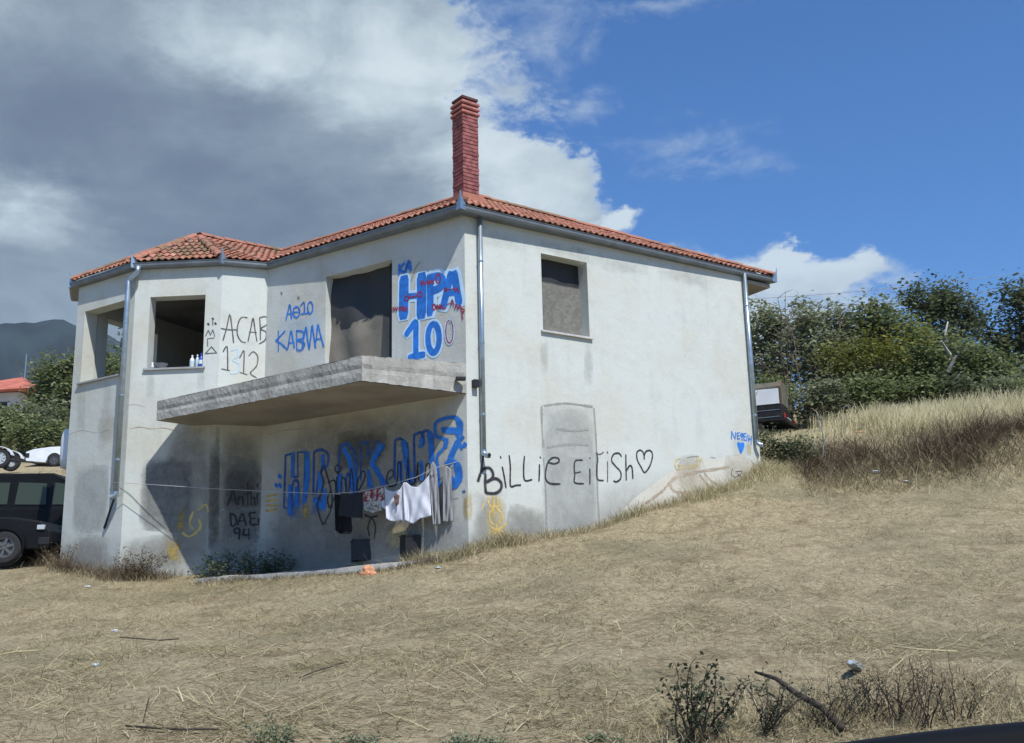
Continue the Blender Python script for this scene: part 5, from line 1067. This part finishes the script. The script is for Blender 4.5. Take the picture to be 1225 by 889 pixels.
M['bark'] = simple('bark', (0.11, 0.085, 0.065), 0.95, var=.3, scale=12, bmp=.6); M['twig'] = simple('dark_twig', (0.050, 0.040, 0.032), 0.95, var=.3, scale=20); M['deadbark'] = simple('bleached_bark', (0.34, 0.32, 0.28), 0.9, var=.25, scale=9, bmp=.5)
WIND = 0.8
# mown straw over the whole field: short pieces lying nearly flat, drifted into rows
n = 230000
x, y = field_points(n, 5.2, 22.5, .58, 1.35); cl_ = vnoise(x, y, .9, 11)+.6*vnoise(x, y, 2.7, 12)+.25*vnoise(x*.5, y*3, 1.5, 13); keep = rng.random(len(x)) < np.clip(.55+1.5*cl_, .05, 1); x, y = x[keep], y[keep]
z = H(x, y); m_ = len(x); L_ = rng.gamma(3.0, .035, m_)+.02
V, F = blades(np.stack([x, y, z-.004+rng.random(m_)*.012], 1), L_, rng.normal(1.35, .9, m_)+np.pi*(rng.random(m_) < .5), rng.normal(1.38, .16, m_), rng.uniform(.003, .0075, m_), .12, tip=.8); strew('mown_straw', V, F, M['straw'], 'mown dry straw and stubble covering the sloping field', 'straw')
x, y = field_points(30000, 5.2, 21, .58, 1.3); k = vnoise(x, y, 1.3, 21)+.5*vnoise(x, y, 4, 22) > .05; x, y = x[k], y[k]; m_ = len(x)
V, F = blades(np.stack([x, y, H(x, y)-.005], 1), rng.uniform(.03, .12, m_), rng.uniform(0, 6.28, m_), np.abs(rng.normal(.5, .35, m_)), rng.uniform(.003, .006, m_), .5); strew('stubble', V, F, M['straw'], 'short upright stubble standing in patches of the field', 'stubble')
x, y = field_points(2400, 5.2, 19, .58, 1.3); m_ = len(x)
V, F = blades(np.stack([x, y, H(x, y)+.012], 1), rng.gamma(3, .09, m_), rng.normal(1.4, .7, m_), rng.normal(1.46, .08, m_), rng.uniform(.005, .010, m_), .08, tip=.9); strew('loose_stalks', V, F, M['straw_pale'], 'long pale loose stalks lying on the mown field', 'straw')
x, y = field_points(6500, 5.2, 20, .58, 1.2); k = vnoise(x, y, 1.0, 31)+.5*vnoise(x, y, 3.3, 32) > .12; x, y = x[k], y[k]; m_ = len(x)
V, F = blades(np.stack([x, y, H(x, y)], 1), rng.gamma(3, .05, m_), rng.normal(1.3, .9, m_), rng.normal(1.40, .15, m_), rng.uniform(.004, .009, m_), .1, tip=.8); strew('dead_stems', V, F, M['brown_weed'], 'dark brown broken stems scattered over the field', 'stems')
# dead branches and stalks one can pick out
def stick(pxs, r, mat, label, lift=.02, cat='branch', name='fallen_branch', y0=5.0, group=None):
    P = [ground_hit(a, b, y0)+np.array([0, 0, lift+r]) for a, b in pxs]; return tag(MB().tube(P, r, 6).build(name, M[mat], smooth=True), label, cat, group)
stick([(143, 766), (165, 768), (190, 770), (214, 769)], .007, 'twig', 'thin dark branch lying on the left part of the field')
stick([(358, 818), (375, 808), (395, 802), (414, 797)], .005, 'twig', 'short dark twig lying below the middle of the field')
stick([(0, 788), (18, 785), (46, 782)], .010, 'straw_pale', 'pale dry stalk at the left edge of the field', cat='stalk', name='dry_stalk')
stick([(1070, 785), (1100, 789), (1146, 793)], .007, 'straw_pale', 'long straight pale stalk lying right of the clear plastic bottle', cat='stalk', name='dry_stalk', lift=.06)
stick([(150, 878), (180, 884), (222, 882), (262, 886)], .007, 'twig', 'crooked dark branch at the bottom left corner of the field')
stick([(172, 866), (176, 850), (178, 842)], .004, 'twig', 'small twig beside the crooked branch at the bottom left')
def litter(px, py, r, mat, label):
    p = ground_hit(px, py); o = rock('litter_scrap', tuple(p+[0, 0, r*.25]), (r, r*.7, r*.3), mat, label, 'litter', seed=int(px)); return o
litter(137, 757, .045, M['white_pl'], 'small white scrap of litter on the left part of the field'); litter(114, 800, .035, M['clear_pl'], 'tiny pale scrap of litter below the thin dark branch'); litter(104, 703, .05, M['white_pl'], 'white scrap near the weeds at the left corner of the house')
litter(524, 681, .05, M['clear_pl'], 'pale blue scrap beside the weeds under the washing'); litter(1084, 577, .05, M['white_pl'], 'white scrap at the foot of the bank'); litter(1048, 569, .09, M['white_pl'], 'white crumpled paper in the dry grass of the bank'); litter(1063, 517, .09, M['white_pl'], 'white rag on top of the bank')
litter(1027, 519, .10, M['orange'], 'orange scrap on top of the bank')
# crumpled clear bottle in the front weeds
p = ground_hit(1027, 806); root = empty('plastic_bottle', (p[0], p[1], p[2]+.022), 'crumpled clear plastic bottle lying in the weeds at the lower right', 'bottle', rz=-.5); root.rotation_euler.x = R(80)
gm2 = simple('crumpled_clear', (0.36, 0.38, 0.36), 0.12, var=.4, scale=60, bmp=.9, spec=.8)
mb = MB(); n = 18; prof = [(.030, 0), (.040, .01), (.043, .05), (.030, .08), (.041, .11), (.034, .15), (.040, .18), (.020, .22), (.013, .24), (.013, .26)]
vs = [(r*(1+.22*math.sin(3*k+i*2))*math.cos(2*math.pi*k/n), r*(1+.15*math.sin(5*k+i))*math.sin(2*math.pi*k/n)*.75, z) for i, (r, z) in enumerate(prof) for k in range(n)]
sub(mb.add(vs, [(i*n+k, i*n+(k+1) % n, (i+1)*n+(k+1) % n, (i+1)*n+k) for i in range(len(prof)-1) for k in range(n)]+[tuple(range(n-1, -1, -1))]).build('body', gm2, None), root); sub(lathe([(.016, .245), (.016, .268), (.012, .27)]).build('cap', M['clear_pl'], None), root)

# weeds along the foot of the walls
def weeds(name, line, n, spread, hmin, hmax, mat, label, width=(.004, .009), tilt=.45, keep=None, cat='weeds'):
    line = [np.array(p, float) for p in line]; seg = rng.integers(0, len(line)-1, n); t = rng.random(n); A_1 = np.array([line[k] for k in seg]); B_1 = np.array([line[k+1] for k in seg])
    P = A_1+(B_1-A_1)*t[:, None]; P = P+rng.normal(0, spread, (n, 2)); k = ~in_house(P[:, 0], P[:, 1]); P = P[k]; m_ = len(P)
    hh = rng.uniform(hmin, hmax, m_)*(.45+.9*np.clip(.5+vnoise(P[:, 0], P[:, 1], 2.2, 41), 0, 1)); V, F = blades(np.stack([P[:, 0], P[:, 1], H(P[:, 0], P[:, 1])-.02], 1), hh, rng.uniform(0, 6.28, m_), np.abs(rng.normal(tilt, .3, m_)), rng.uniform(*width, m_), .45)
    return strew(name, V, F, M[mat], label, cat)
bR = [(C+dR*t+nR*.12)[:2] for t in (0, 1.5, 3, 4.5, 6, 6.8)]; bB = [(W1+nL*.12)[:2], (W12+[-.05, -.15, 0])[:2], (W12+[.9, -.2, 0])[:2]]
weeds('wall_weeds', bR, 5200, .12, .08, .30, 'straw', 'dry straw-coloured weeds along the foot of the right wall', cat='dry weeds')
weeds('wall_weeds', bR[3:]+[(RF+dR*.6+nR*.2)[:2]], 2600, .22, .15, .45, 'straw_pale', 'taller pale grass at the right end of the right wall', cat='dry grass')
weeds('wall_weeds', bB, 3200, .16, .15, .42, 'brown_weed', 'brown dead weeds at the foot of the left corner of the bay', cat='dry weeds'); weeds('wall_weeds', bB, 1500, .3, .08, .25, 'straw', 'straw among the weeds at the left corner', cat='dry grass')
weeds('kerb_weeds', [(p[0]+.05, p[1]-.10) for p in kp], 3400, .08, .05, .15, 'brown_weed', 'low brown weeds growing along the patio kerb', cat='dry weeds'); weeds('kerb_weeds', [(p[0]+.02, p[1]-.25) for p in kp], 2500, .14, .04, .12, 'straw', 'short dry grass in front of the patio kerb', cat='dry grass')
weeds('corner_weeds', [(C+nL*.4+dL*.9)[:2], (C+nR*.2+nL*.2)[:2], (C+nR*.25+dR*.9)[:2]], 2600, .13, .10, .28, 'straw', 'dry tufts around the near corner of the house', cat='dry weeds')
def tallgrass(name, label, n, xr, yr, h, mat, tilt=.18, width=(.006, .012)):
    x = rng.uniform(*xr, n); y = rng.uniform(*yr, n); k = ~in_house(x, y) & (vnoise(x, y, .8, 51)+.5*vnoise(x, y, 2.5, 52) > -.28); x, y = x[k], y[k]; m_ = len(x)
    hh = rng.uniform(h[0], h[1], m_)*(.6+.7*np.clip(.5+vnoise(x, y, .55, 53), 0, 1)); V, F = blades(np.stack([x, y, H(x, y)-.03], 1), hh, rng.normal(WIND, .9, m_), np.abs(rng.normal(tilt, .16, m_)), rng.uniform(*width, m_), .35); return strew(name, V, F, M[mat], label, 'tall grass')
tallgrass('tall_grass', 'tall pale straw-coloured grass on top of the bank, thickest at the right', 26000, (8.0, 22), (21.6, 25.2), (.35, .85), 'straw_pale', width=(.007, .014))
tallgrass('tall_grass', 'dry grass behind the bank', 15000, (7.9, 24), (24.5, 31), (.3, .75), 'straw_pale', width=(.010, .018))
tallgrass('tall_grass', 'low dry grass beside the truck', 2600, (5.6, 8.3), (22.6, 27), (.12, .28), 'straw_pale', width=(.007, .014))
tallgrass('tall_grass', 'straw-brown grass at the edge of the bank', 9000, (6.9, 20), (20.9, 22.2), (.2, .45), 'straw', .4)
tallgrass('tall_grass', 'dry grass on the slope behind the parked cars', 9000, (-26, -8), (27, 60), (.15, .4), 'straw', width=(.02, .04))
# matted brush on the face of the bank
n = 52000; x = rng.uniform(5.6, 20, n); yc = 20.9-0.02*x+0.2*np.sin(x*1.3); y = yc+rng.normal(0, .50, n); k = ~in_house(x, y); x, y = x[k], y[k]; m_ = len(x); cl_ = vnoise(x, y, .9, 61)+.5*vnoise(x, y, 2.6, 62); k = rng.random(m_) < np.clip(.65+1.0*cl_, .12, 1); x, y = x[k], y[k]; m_ = len(x)
V, F = blades(np.stack([x, y, H(x, y)+rng.random(m_)*.12-.04], 1), rng.gamma(4, .075, m_), rng.uniform(0, 6.28, m_), np.abs(rng.normal(.9, .45, m_)), rng.uniform(.005, .013, m_), .5); strew('bank_brush', V, F, M['brown_weed'], 'matted brown brush and dead weeds covering the face of the bank', 'brush')
n = 17000; x = rng.uniform(5.4, 20, n); y = 20.2-0.02*x+rng.normal(0, .55, n); k = ~in_house(x, y); x, y = x[k], y[k]; m_ = len(x); V, F = blades(np.stack([x, y, H(x, y)], 1), rng.gamma(4, .06, m_), rng.uniform(0, 6.28, m_), np.abs(rng.normal(.8, .4, m_)), rng.uniform(.004, .010, m_), .5); strew('bank_straw', V, F, M['straw'], 'dry straw tufts at the foot and on the face of the bank', 'dry grass')

# leafy plants ------------------------------------------------------
def leaf_cloud(centres, per, spread, size, squash=(1, 1, 1), up=0.3, elong=1.7):
    n = len(centres); Cn = np.repeat(np.asarray(centres), per, axis=0); m_ = len(Cn); P = Cn+rng.normal(0, spread, (m_, 3))*np.array(squash)
    nrm = rng.normal(0, 1, (m_, 3)); nrm[:, 2] = np.abs(nrm[:, 2])+up; nrm /= np.linalg.norm(nrm, axis=1)[:, None]; t = rng.normal(0, 1, (m_, 3)); t -= nrm*np.sum(t*nrm, 1)[:, None]; t /= np.linalg.norm(t, axis=1)[:, None]; b = np.cross(nrm, t)
    s_ = size*rng.uniform(.6, 1.35, m_)[:, None]; w = s_/elong
    # a leaf: four-sided, folded a little along the midrib
    v0 = P-t*s_*.5; v1 = P+b*w*.5+nrm*s_*.10; v2 = P+t*s_*.5; v3 = P-b*w*.5+nrm*s_*.10
    V = np.stack([v0, v1, v2, v3], 1).reshape(-1, 3); F = (np.arange(m_)[:, None]*4+[0, 1, 2, 3]); return V, F
def clump_points(blobs, n):
    out = []; vol = np.array([b[3]*b[4]*b[5] for b in blobs])**.67; vol /= vol.sum()
    for bl, f in zip(blobs, vol):
        k = max(3, int(n*f)); d = rng.normal(0, 1, (k, 3)); d /= np.linalg.norm(d, axis=1)[:, None]; r = rng.uniform(.25, 1, k)**.45
        lump = 1+.22*np.sin(d[:, 0]*4+bl[0])*np.cos(d[:, 2]*5+bl[1])+.15*np.sin(d[:, 1]*7+bl[2]); out.append(np.array(bl[:3])+d*(r*lump)[:, None]*np.array(bl[3:6]))
    return np.concatenate(out)
def tree(name, base, blobs, nclump, per, spread, size, mat, label, cat='tree', trunk_r=.16, group=None, limbs=7, bark='bark', extra=None):
    base = np.array(base, float); root = empty(name, tuple(base), label, cat, group); cl_ = clump_points(blobs, max(8, int(nclump*.55))); V, F = leaf_cloud(cl_, int(per*1.9), spread*1.15*np.repeat(rng.uniform(.6, 1.15, len(cl_)), int(per*1.9))[:, None], size, up=1.5)
    me = arr_mesh('crown', V-base, F, M[mat]); o = bpy.data.objects.new('crown', me); col.objects.link(o); o.parent = root
    cen = cl_.mean(axis=0)-base; mb = MB()
    hgt = cen[2]; mb.tube([(0, 0, -.2), (cen[0]*.12+.05, cen[1]*.1, hgt*.25), (cen[0]*.4, cen[1]*.3, hgt*.55), (cen[0]*.8, cen[1]*.7, hgt)], [trunk_r*1.25, trunk_r, trunk_r*.8, trunk_r*.45], 9)
    o = mb.build('trunk', M[bark], None, smooth=True); o.parent = root
    idx = rng.choice(len(cl_), min(limbs, len(cl_)), replace=False)
    for k in idx:
        q = cl_[k]-base; f = rng.uniform(.3, .7); s0 = np.array((cen[0]*.5*f, cen[1]*.5*f, hgt*(.2+.6*f))); mid = (s0+q)/2+np.array([0, 0, .12*abs(q[2]-s0[2])]); o = MB().tube([s0, mid, q], [trunk_r*.42, trunk_r*.25, trunk_r*.08], 6).build('limb', M[bark], None, smooth=True); o.parent = root
    return root
def px_tree(name, blobs_px, Y, mat, label, nclump, per=26, spread=.22, size=.14, base_px=None, depth=1.0, **kw):
    """blobs given as (px, py, rx, ry) at distance Y"""
    bl = []
    for k, (x, y, rx, ry) in enumerate(blobs_px):
        Yk = Y+rng.uniform(-.5, .5)*depth; p = at_y(x, y, Yk); s_ = Yk/FPX*1.06; bl.append((p[0], p[1], p[2]-.12*ry*s_, rx*s_*.92, max(rx, ry)*s_*.75*depth, ry*s_*.86))
    bx = base_px if base_px else blobs_px[0][0]; p = at_y(bx, 500, Y); return tree(name, (p[0], p[1], Hs(p[0], p[1])), bl, nclump, per, spread, size, mat, label, **kw)
G = 'trees behind the bank'
px_tree('fig_tree', [(915, 385, 26, 20), (905, 420, 18, 24), (940, 400, 20, 26), (925, 445, 30, 26), (958, 380, 20, 20)], 33, 'leaf_grey', 'grey-green tree with open gaps at the left end of the row, next to the house', 150, 26, .20, .17, group=G, base_px=925)
px_tree('fig_tree', [(990, 400, 34, 30), (965, 430, 38, 36), (1005, 440, 40, 34), (968, 376, 14, 14), (1003, 376, 16, 12), (1000, 470, 40, 30)], 32, 'leaf_grey', 'broad grey-green tree, second from the left of the row', 330, 28, .22, .17, group=G)
px_tree('fig_tree', [(1048, 380, 26, 22), (1075, 400, 30, 30), (1030, 405, 32, 28), (1060, 440, 46, 36)], 33, 'leaf', 'mid-green leafy tree in the middle of the row, behind the yellow bush', 300, 28, .22, .17, group=G)
px_tree('broadleaf_tree', [(1108, 360, 32, 18), (1142, 358, 28, 18), (1125, 385, 44, 28), (1090, 350, 14, 9), (1160, 385, 20, 18), (1130, 430, 50, 40)], 44, 'leaf_dark', 'tall dark green tree standing higher than the row', 300, 30, .28, .20, group=G, trunk_r=.22)
px_tree('broadleaf_tree', [(1212, 352, 20, 18), (1238, 375, 32, 40), (1200, 400, 30, 30), (1260, 360, 40, 40), (1220, 440, 40, 36)], 36, 'leaf_dark', 'dark grey-green tree at the right edge', 330, 28, .24, .17, group=G)
px_tree('fig_tree', [(1120, 425, 34, 30), (1155, 432, 36, 30), (1185, 440, 36, 34), (1150, 460, 60, 28), (1090, 450, 30, 28)], 31, 'leaf', 'wide mid-green tree right of the middle, around the pale dead trunk', 330, 28, .21, .16, group=G)
px_tree('yellowing_bush', [(1045, 412, 24, 16), (1068, 425, 24, 22), (1030, 428, 26, 18), (1092, 405, 16, 12)], 29.5, 'leaf_yellow', 'yellow-green bush in front of the middle trees', 70, 24, .18, .14, cat='bush', trunk_r=.06)
px_tree('yellowing_bush', [(995, 425, 20, 14), (1010, 440, 20, 14)], 30, 'leaf_yellow', 'small yellowish bush left of the larger yellow one', 36, 20, .18, .13, cat='bush', trunk_r=.05)
for k, (x, y, rx, ry, mk, lb) in enumerate(((915, 472, 30, 20, 'leaf', 'low green bush behind the covered truck'), (975, 478, 30, 22, 'leaf_grey', 'low grey-green bush right of the truck'), (1025, 472, 34, 22, 'leaf', 'low green bush under the yellow bush'), (1080, 474, 34, 20, 'leaf', 'low green bush at the edge of the tall grass, centre'), (1130, 470, 34, 18, 'leaf_dark', 'low dark bush below the pale dead trunk'), (1190, 474, 38, 18, 'leaf_grey', 'low grey-green bush toward the right edge'), (1250, 470, 44, 22, 'leaf', 'low bush at the right edge'), (1340, 450, 70, 50, 'leaf', 'bushy tree beyond the right edge'), (1460, 430, 80, 70, 'leaf_dark', 'dark tree beyond the right edge'))):
    px_tree('low_bush', [(x, y, rx, ry), (x+rx*.5, y-ry*.4, rx*.5, ry*.5)], 28.5 if x < 1300 else 34, mk, lb, 90 if x < 1300 else 260, 26, .18, .13, cat='bush', trunk_r=.05, limbs=4, group='bushes at the edge of the grass')
px_tree('fig_tree', [(900, 400, 30, 40), (850, 400, 60, 60), (780, 400, 60, 60)], 37, 'leaf', 'leafy tree mostly hidden behind the house', 260, 24, .26, .17, group=G)
# bleached dead trunk and bare twigs among the trees
p = at_y(1135, 500, 29.2); z0 = Hs(p[0], p[1]); root = empty('dead_tree', (p[0], p[1], z0), 'bleached dead tree trunk among the green crowns', 'dead tree')
q = [at_y(a, b, 30.5)-np.array([p[0], p[1], z0]) for a, b in ((1137, 490), (1139, 462), (1133, 445), (1136, 425), (1130, 402), (1134, 385))]; sub(MB().tube(q, [.06, .06, .05, .055, .035, .02], 8).build('trunk', M['deadbark'], None, smooth=True), root)
for a, b in (((1134, 445), (1144, 425)), ((1136, 425), (1126, 408)), ((1139, 462), (1148, 448))): sub(MB().tube([at_y(*a, 29.0)-np.array([p[0], p[1], z0]), at_y(*b, 28.8)-np.array([p[0], p[1], z0])], [.06, .03], 6).build('limb', M['deadbark'], None), root)
def bare(name, base, H_, n, label, r=.02, mat='deadbark', spreadx=.5, seed=1, cat='bare shrub', leaves=None, lean=(0, 0)):
    rr = random.Random(seed); root = empty(name, tuple(base), label, cat); lv = []
    for k in range(n):
        p = Vector((rr.uniform(-.1, .1), rr.uniform(-.1, .1), -.03)); d = Vector((rr.uniform(-1, 1)*spreadx+lean[0], rr.uniform(-1, 1)*spreadx+lean[1], 1)).normalized(); pts = [p.copy()]; st = H_/7*rr.uniform(.7, 1.1)
        for j in range(7):
            d = (d+Vector((rr.uniform(-.28, .28), rr.uniform(-.28, .28), rr.uniform(-.12, .14)))).normalized(); p = p+d*st; pts.append(p.copy()); 
            if j > 1:
                q = p+Vector((rr.uniform(-1, 1), rr.uniform(-1, 1), rr.uniform(-.1, .8))).normalized()*st*rr.uniform(.6, 1.6); sub(MB().tube([p, (p+q)/2+Vector((0, 0, .1*st)), q], [r*.4, r*.3, r*.15], 4).build('twig', M[mat], None), root); lv += [q, (p+q)/2]
            lv.append(p.copy())
        sub(MB().tube(pts, [r*(1-.11*i) for i in range(8)], 6).build('stem', M[mat], None, smooth=True), root)
    if leaves:
        V, F = leaf_cloud(np.array([tuple(q) for q in lv]), leaves[1], leaves[2], leaves[3]); me = arr_mesh('leaves', V, F, M[leaves[0]]); o = bpy.data.objects.new('leaves', me); col.objects.link(o); o.parent = root
    return root
def gp3(x, y): p = ground_hit(x, y); return (p[0], p[1], p[2])
p = at_y(950, 480, 31); bare('bare_tree', (p[0], p[1], Hs(p[0], p[1])), 4.2, 6, 'bare twiggy tree sticking up behind the grey-green crowns', .03, 'bark', .35, 4, 'bare tree')
p = at_y(982, 560, 21.2); bare('dead_shrub', (p[0], p[1], Hs(p[0], p[1])), 1.5, 3, 'pale dead stem standing on the face of the bank', .016, 'deadbark', .4, 9, 'dead shrub', lean=(.35, 0))
# green bush on the bank next to the house corner, darker one at the right
px_tree('bank_bush', [(932, 545, 24, 20), (955, 540, 26, 18), (915, 528, 16, 12)], 21.6, 'leaf_dark', 'dark green bush on the bank beside the right corner of the house', 130, 26, .10, .07, cat='bush', trunk_r=.03, base_px=935)
px_tree('bank_bush', [(1150, 552, 32, 16), (1130, 545, 18, 12)], 20.6, 'brown_weed', 'dark dead bush on the face of the bank at the right', 120, 26, .10, .07, cat='bush', trunk_r=.03)
# left side: hedge and trees between the wrecked car and the village house
GL = 'trees on the left slope'
px_tree('broadleaf_tree', [(66, 448, 26, 20), (85, 470, 34, 30), (110, 440, 30, 26), (50, 470, 16, 14)], 78, 'leaf', 'round green tree beside the roof of the village house', 260, 30, .45, .34, group=GL, trunk_r=.25)
px_tree('broadleaf_tree', [(150, 430, 50, 40), (190, 450, 50, 50)], 82, 'leaf_dark', 'tree seen through the bay window openings', 160, 26, .5, .36, group=GL, trunk_r=.25)
for k, (x, y, rx, ry, Yd, mk, lb) in enumerate(((28, 505, 30, 22, 76, 'leaf', 'green hedge bush behind the white car'), (62, 505, 28, 26, 75, 'leaf_grey', 'pale green hedge bush next to the house corner'), (0, 512, 26, 20, 74, 'leaf', 'green hedge bush above the trailer'), (-45, 505, 40, 26, 76, 'leaf', 'hedge bush beyond the left edge'), (45, 520, 34, 14, 71, 'leaf', 'low hedge bush right behind the white car'), (110, 510, 50, 34, 76, 'leaf', 'hedge bush behind the house'), (-130, 480, 60, 50, 80, 'leaf_dark', 'dark tree beyond the left edge'))):
    px_tree('hedge_bush', [(x, y, rx, ry), (x-rx*.4, y+ry*.2, rx*.6, ry*.7)], Yd, mk, lb, 130, 24, .42, .32, cat='bush', trunk_r=.08, limbs=3, group='hedge on the left slope')
# shrubs at the front, lower right, and small green plants along the bottom edge
bare('front_shrub', gp3(833, 893), .50, 17, 'dark leafy shrub at the bottom, left of the fallen bough', .008, 'twig', .75, 11, 'shrub', ('leaf_front', 2, .022, .032))
bare('front_shrub', gp3(915, 880), .40, 16, 'tangled dark twigs beside the leafy shrub', .006, 'twig', 1.0, 12, 'shrub', ('leaf_front', 1, .02, .024))
bare('front_shrub', gp3(1090, 868), .42, 22, 'bare dark twigs behind the black car door', .005, 'twig', .6, 13, 'shrub', ('brown_weed', 1, .02, .02)); bare('front_shrub', gp3(1040, 862), .30, 16, 'bare twigs around the clear plastic bottle', .005, 'twig', .7, 14, 'shrub', ('leaf_front', 1, .02, .02))
bare('front_shrub', gp3(985, 872), .32, 16, 'low dark scrub beside the thick end of the dead bough', .005, 'twig', 1.1, 16, 'shrub', ('leaf_front', 1, .02, .02)); bare('front_shrub', gp3(1150, 866), .30, 14, 'low twiggy scrub nearest the right edge', .005, 'twig', 1.1, 17, 'shrub', ('leaf_front', 1, .02, .018))
bare('front_shrub', gp3(1120, 845), .34, 4, 'thin upright twig right of the plastic bottle', .005, 'twig', .4, 15, 'shrub')
P = [np.array(gp3(x, y))+np.array([0, 0, h]) for x, y, h in ((905, 822, .10), (930, 835, .12), (955, 850, .10), (985, 868, .08), (1010, 888, .05))]; tag(MB().tube(P, [.010, .016, .020, .022, .024], 8).build('fallen_bough', M['twig'], smooth=True), 'thick curved dead bough lying between the shrubs at the bottom right', 'bough')
for k, (x, y, h_, lb) in enumerate(((430, 896, .10, 'small green plant at the bottom edge, left of the middle'), (560, 897, .09, 'low green plant at the bottom edge in the middle'), (592, 897, .08, 'low green tuft right of the middle plant at the bottom edge'), (327, 892, .15, 'thin upright green weed at the bottom edge, left'), (720, 897, .08, 'small green plant at the bottom edge near the leafy shrub'))):
    bare('green_weed', gp3(x, y), h_, 7, lb, .003, 'leaf', .55, 30+k, 'weed', ('leaf_grey', 4, .018, .024))
weeds('front_weeds', [ground_hit(x, y)[:2] for x, y in ((790, 880), (900, 870), (1000, 868), (1100, 850), (1220, 850))], 4200, .28, .05, .22, 'straw', 'dry grass among the front shrubs', width=(.002, .005), cat='dry grass')
weeds('front_weeds', [ground_hit(x, y)[:2] for x, y in ((1000, 850), (1100, 835), (1220, 830))], 1500, .3, .05, .20, 'brown_weed', 'brown weeds among the front shrubs', width=(.002, .004), cat='dry weeds')
# dark weeds in the shade under the balcony and a brown bush at the bay corner
sh = [(W23+[.35, -.35, 0]), (W3L+[.2, -.9, 0]), (W3L+dL*-1.5+nL*.5)]
for k, (P_, r_, lb) in enumerate(((W23+[.1, -.35, 0], .3, 'dark weed clump in the shade at the left end of the patio'), (W23+[.9, -.55, 0], .4, 'dark weed clump in the shade below the black writing'), (W3L+nL*.45-dL*.5, .45, 'dark leafy weed clump against the shaded front wall'))):
    bl = [(P_[0], P_[1], ZP+.10, r_, .18, .16), (P_[0]+.25, P_[1]-.05, ZP+.07, r_*.7, .15, .12)]; tree('shade_weed', (P_[0], P_[1], ZP), bl, 30, 22, .07, .06, 'leaf_dark', lb, cat='weeds', trunk_r=.01, limbs=3)
bare('corner_bush', tuple(np.array([W12[0]+.45, W12[1]-.35, Hs(W12[0]+.45, W12[1]-.35)])), .62, 16, 'brown dry bush at the foot of the bay wall', .007, 'brown_weed', .7, 21, 'dry bush', ('brown_weed', 3, .03, .035))
bare('corner_bush', tuple(np.array([W1[0]+.4, W1[1]-.75, Hs(W1[0]+.4, W1[1]-.75)])), .60, 12, 'arching dry weeds at the left corner of the house', .006, 'brown_weed', .8, 22, 'dry bush', ('brown_weed', 2, .03, .03))

# ------------------------------------------------------------------ thin blue air
hz = bpy.data.materials.new('air'); hz.use_nodes = True; ht = NT(hz.node_tree)
for n_ in list(ht.n): ht.n.remove(n_)
pv = ht.node('ShaderNodeVolumePrincipled'); pv.inputs['Color'].default_value = (0.62, 0.80, 1.0, 1); pv.inputs['Density'].default_value = 0.00010; pv.inputs['Anisotropy'].default_value = 0.0
ho = ht.node('ShaderNodeOutputMaterial'); ht.l.new(pv.outputs[0], ho.inputs['Volume'])
tag(MB().box((0, 0, 235), (25000, 25000, 490)).build('haze', hz), kind='stuff')
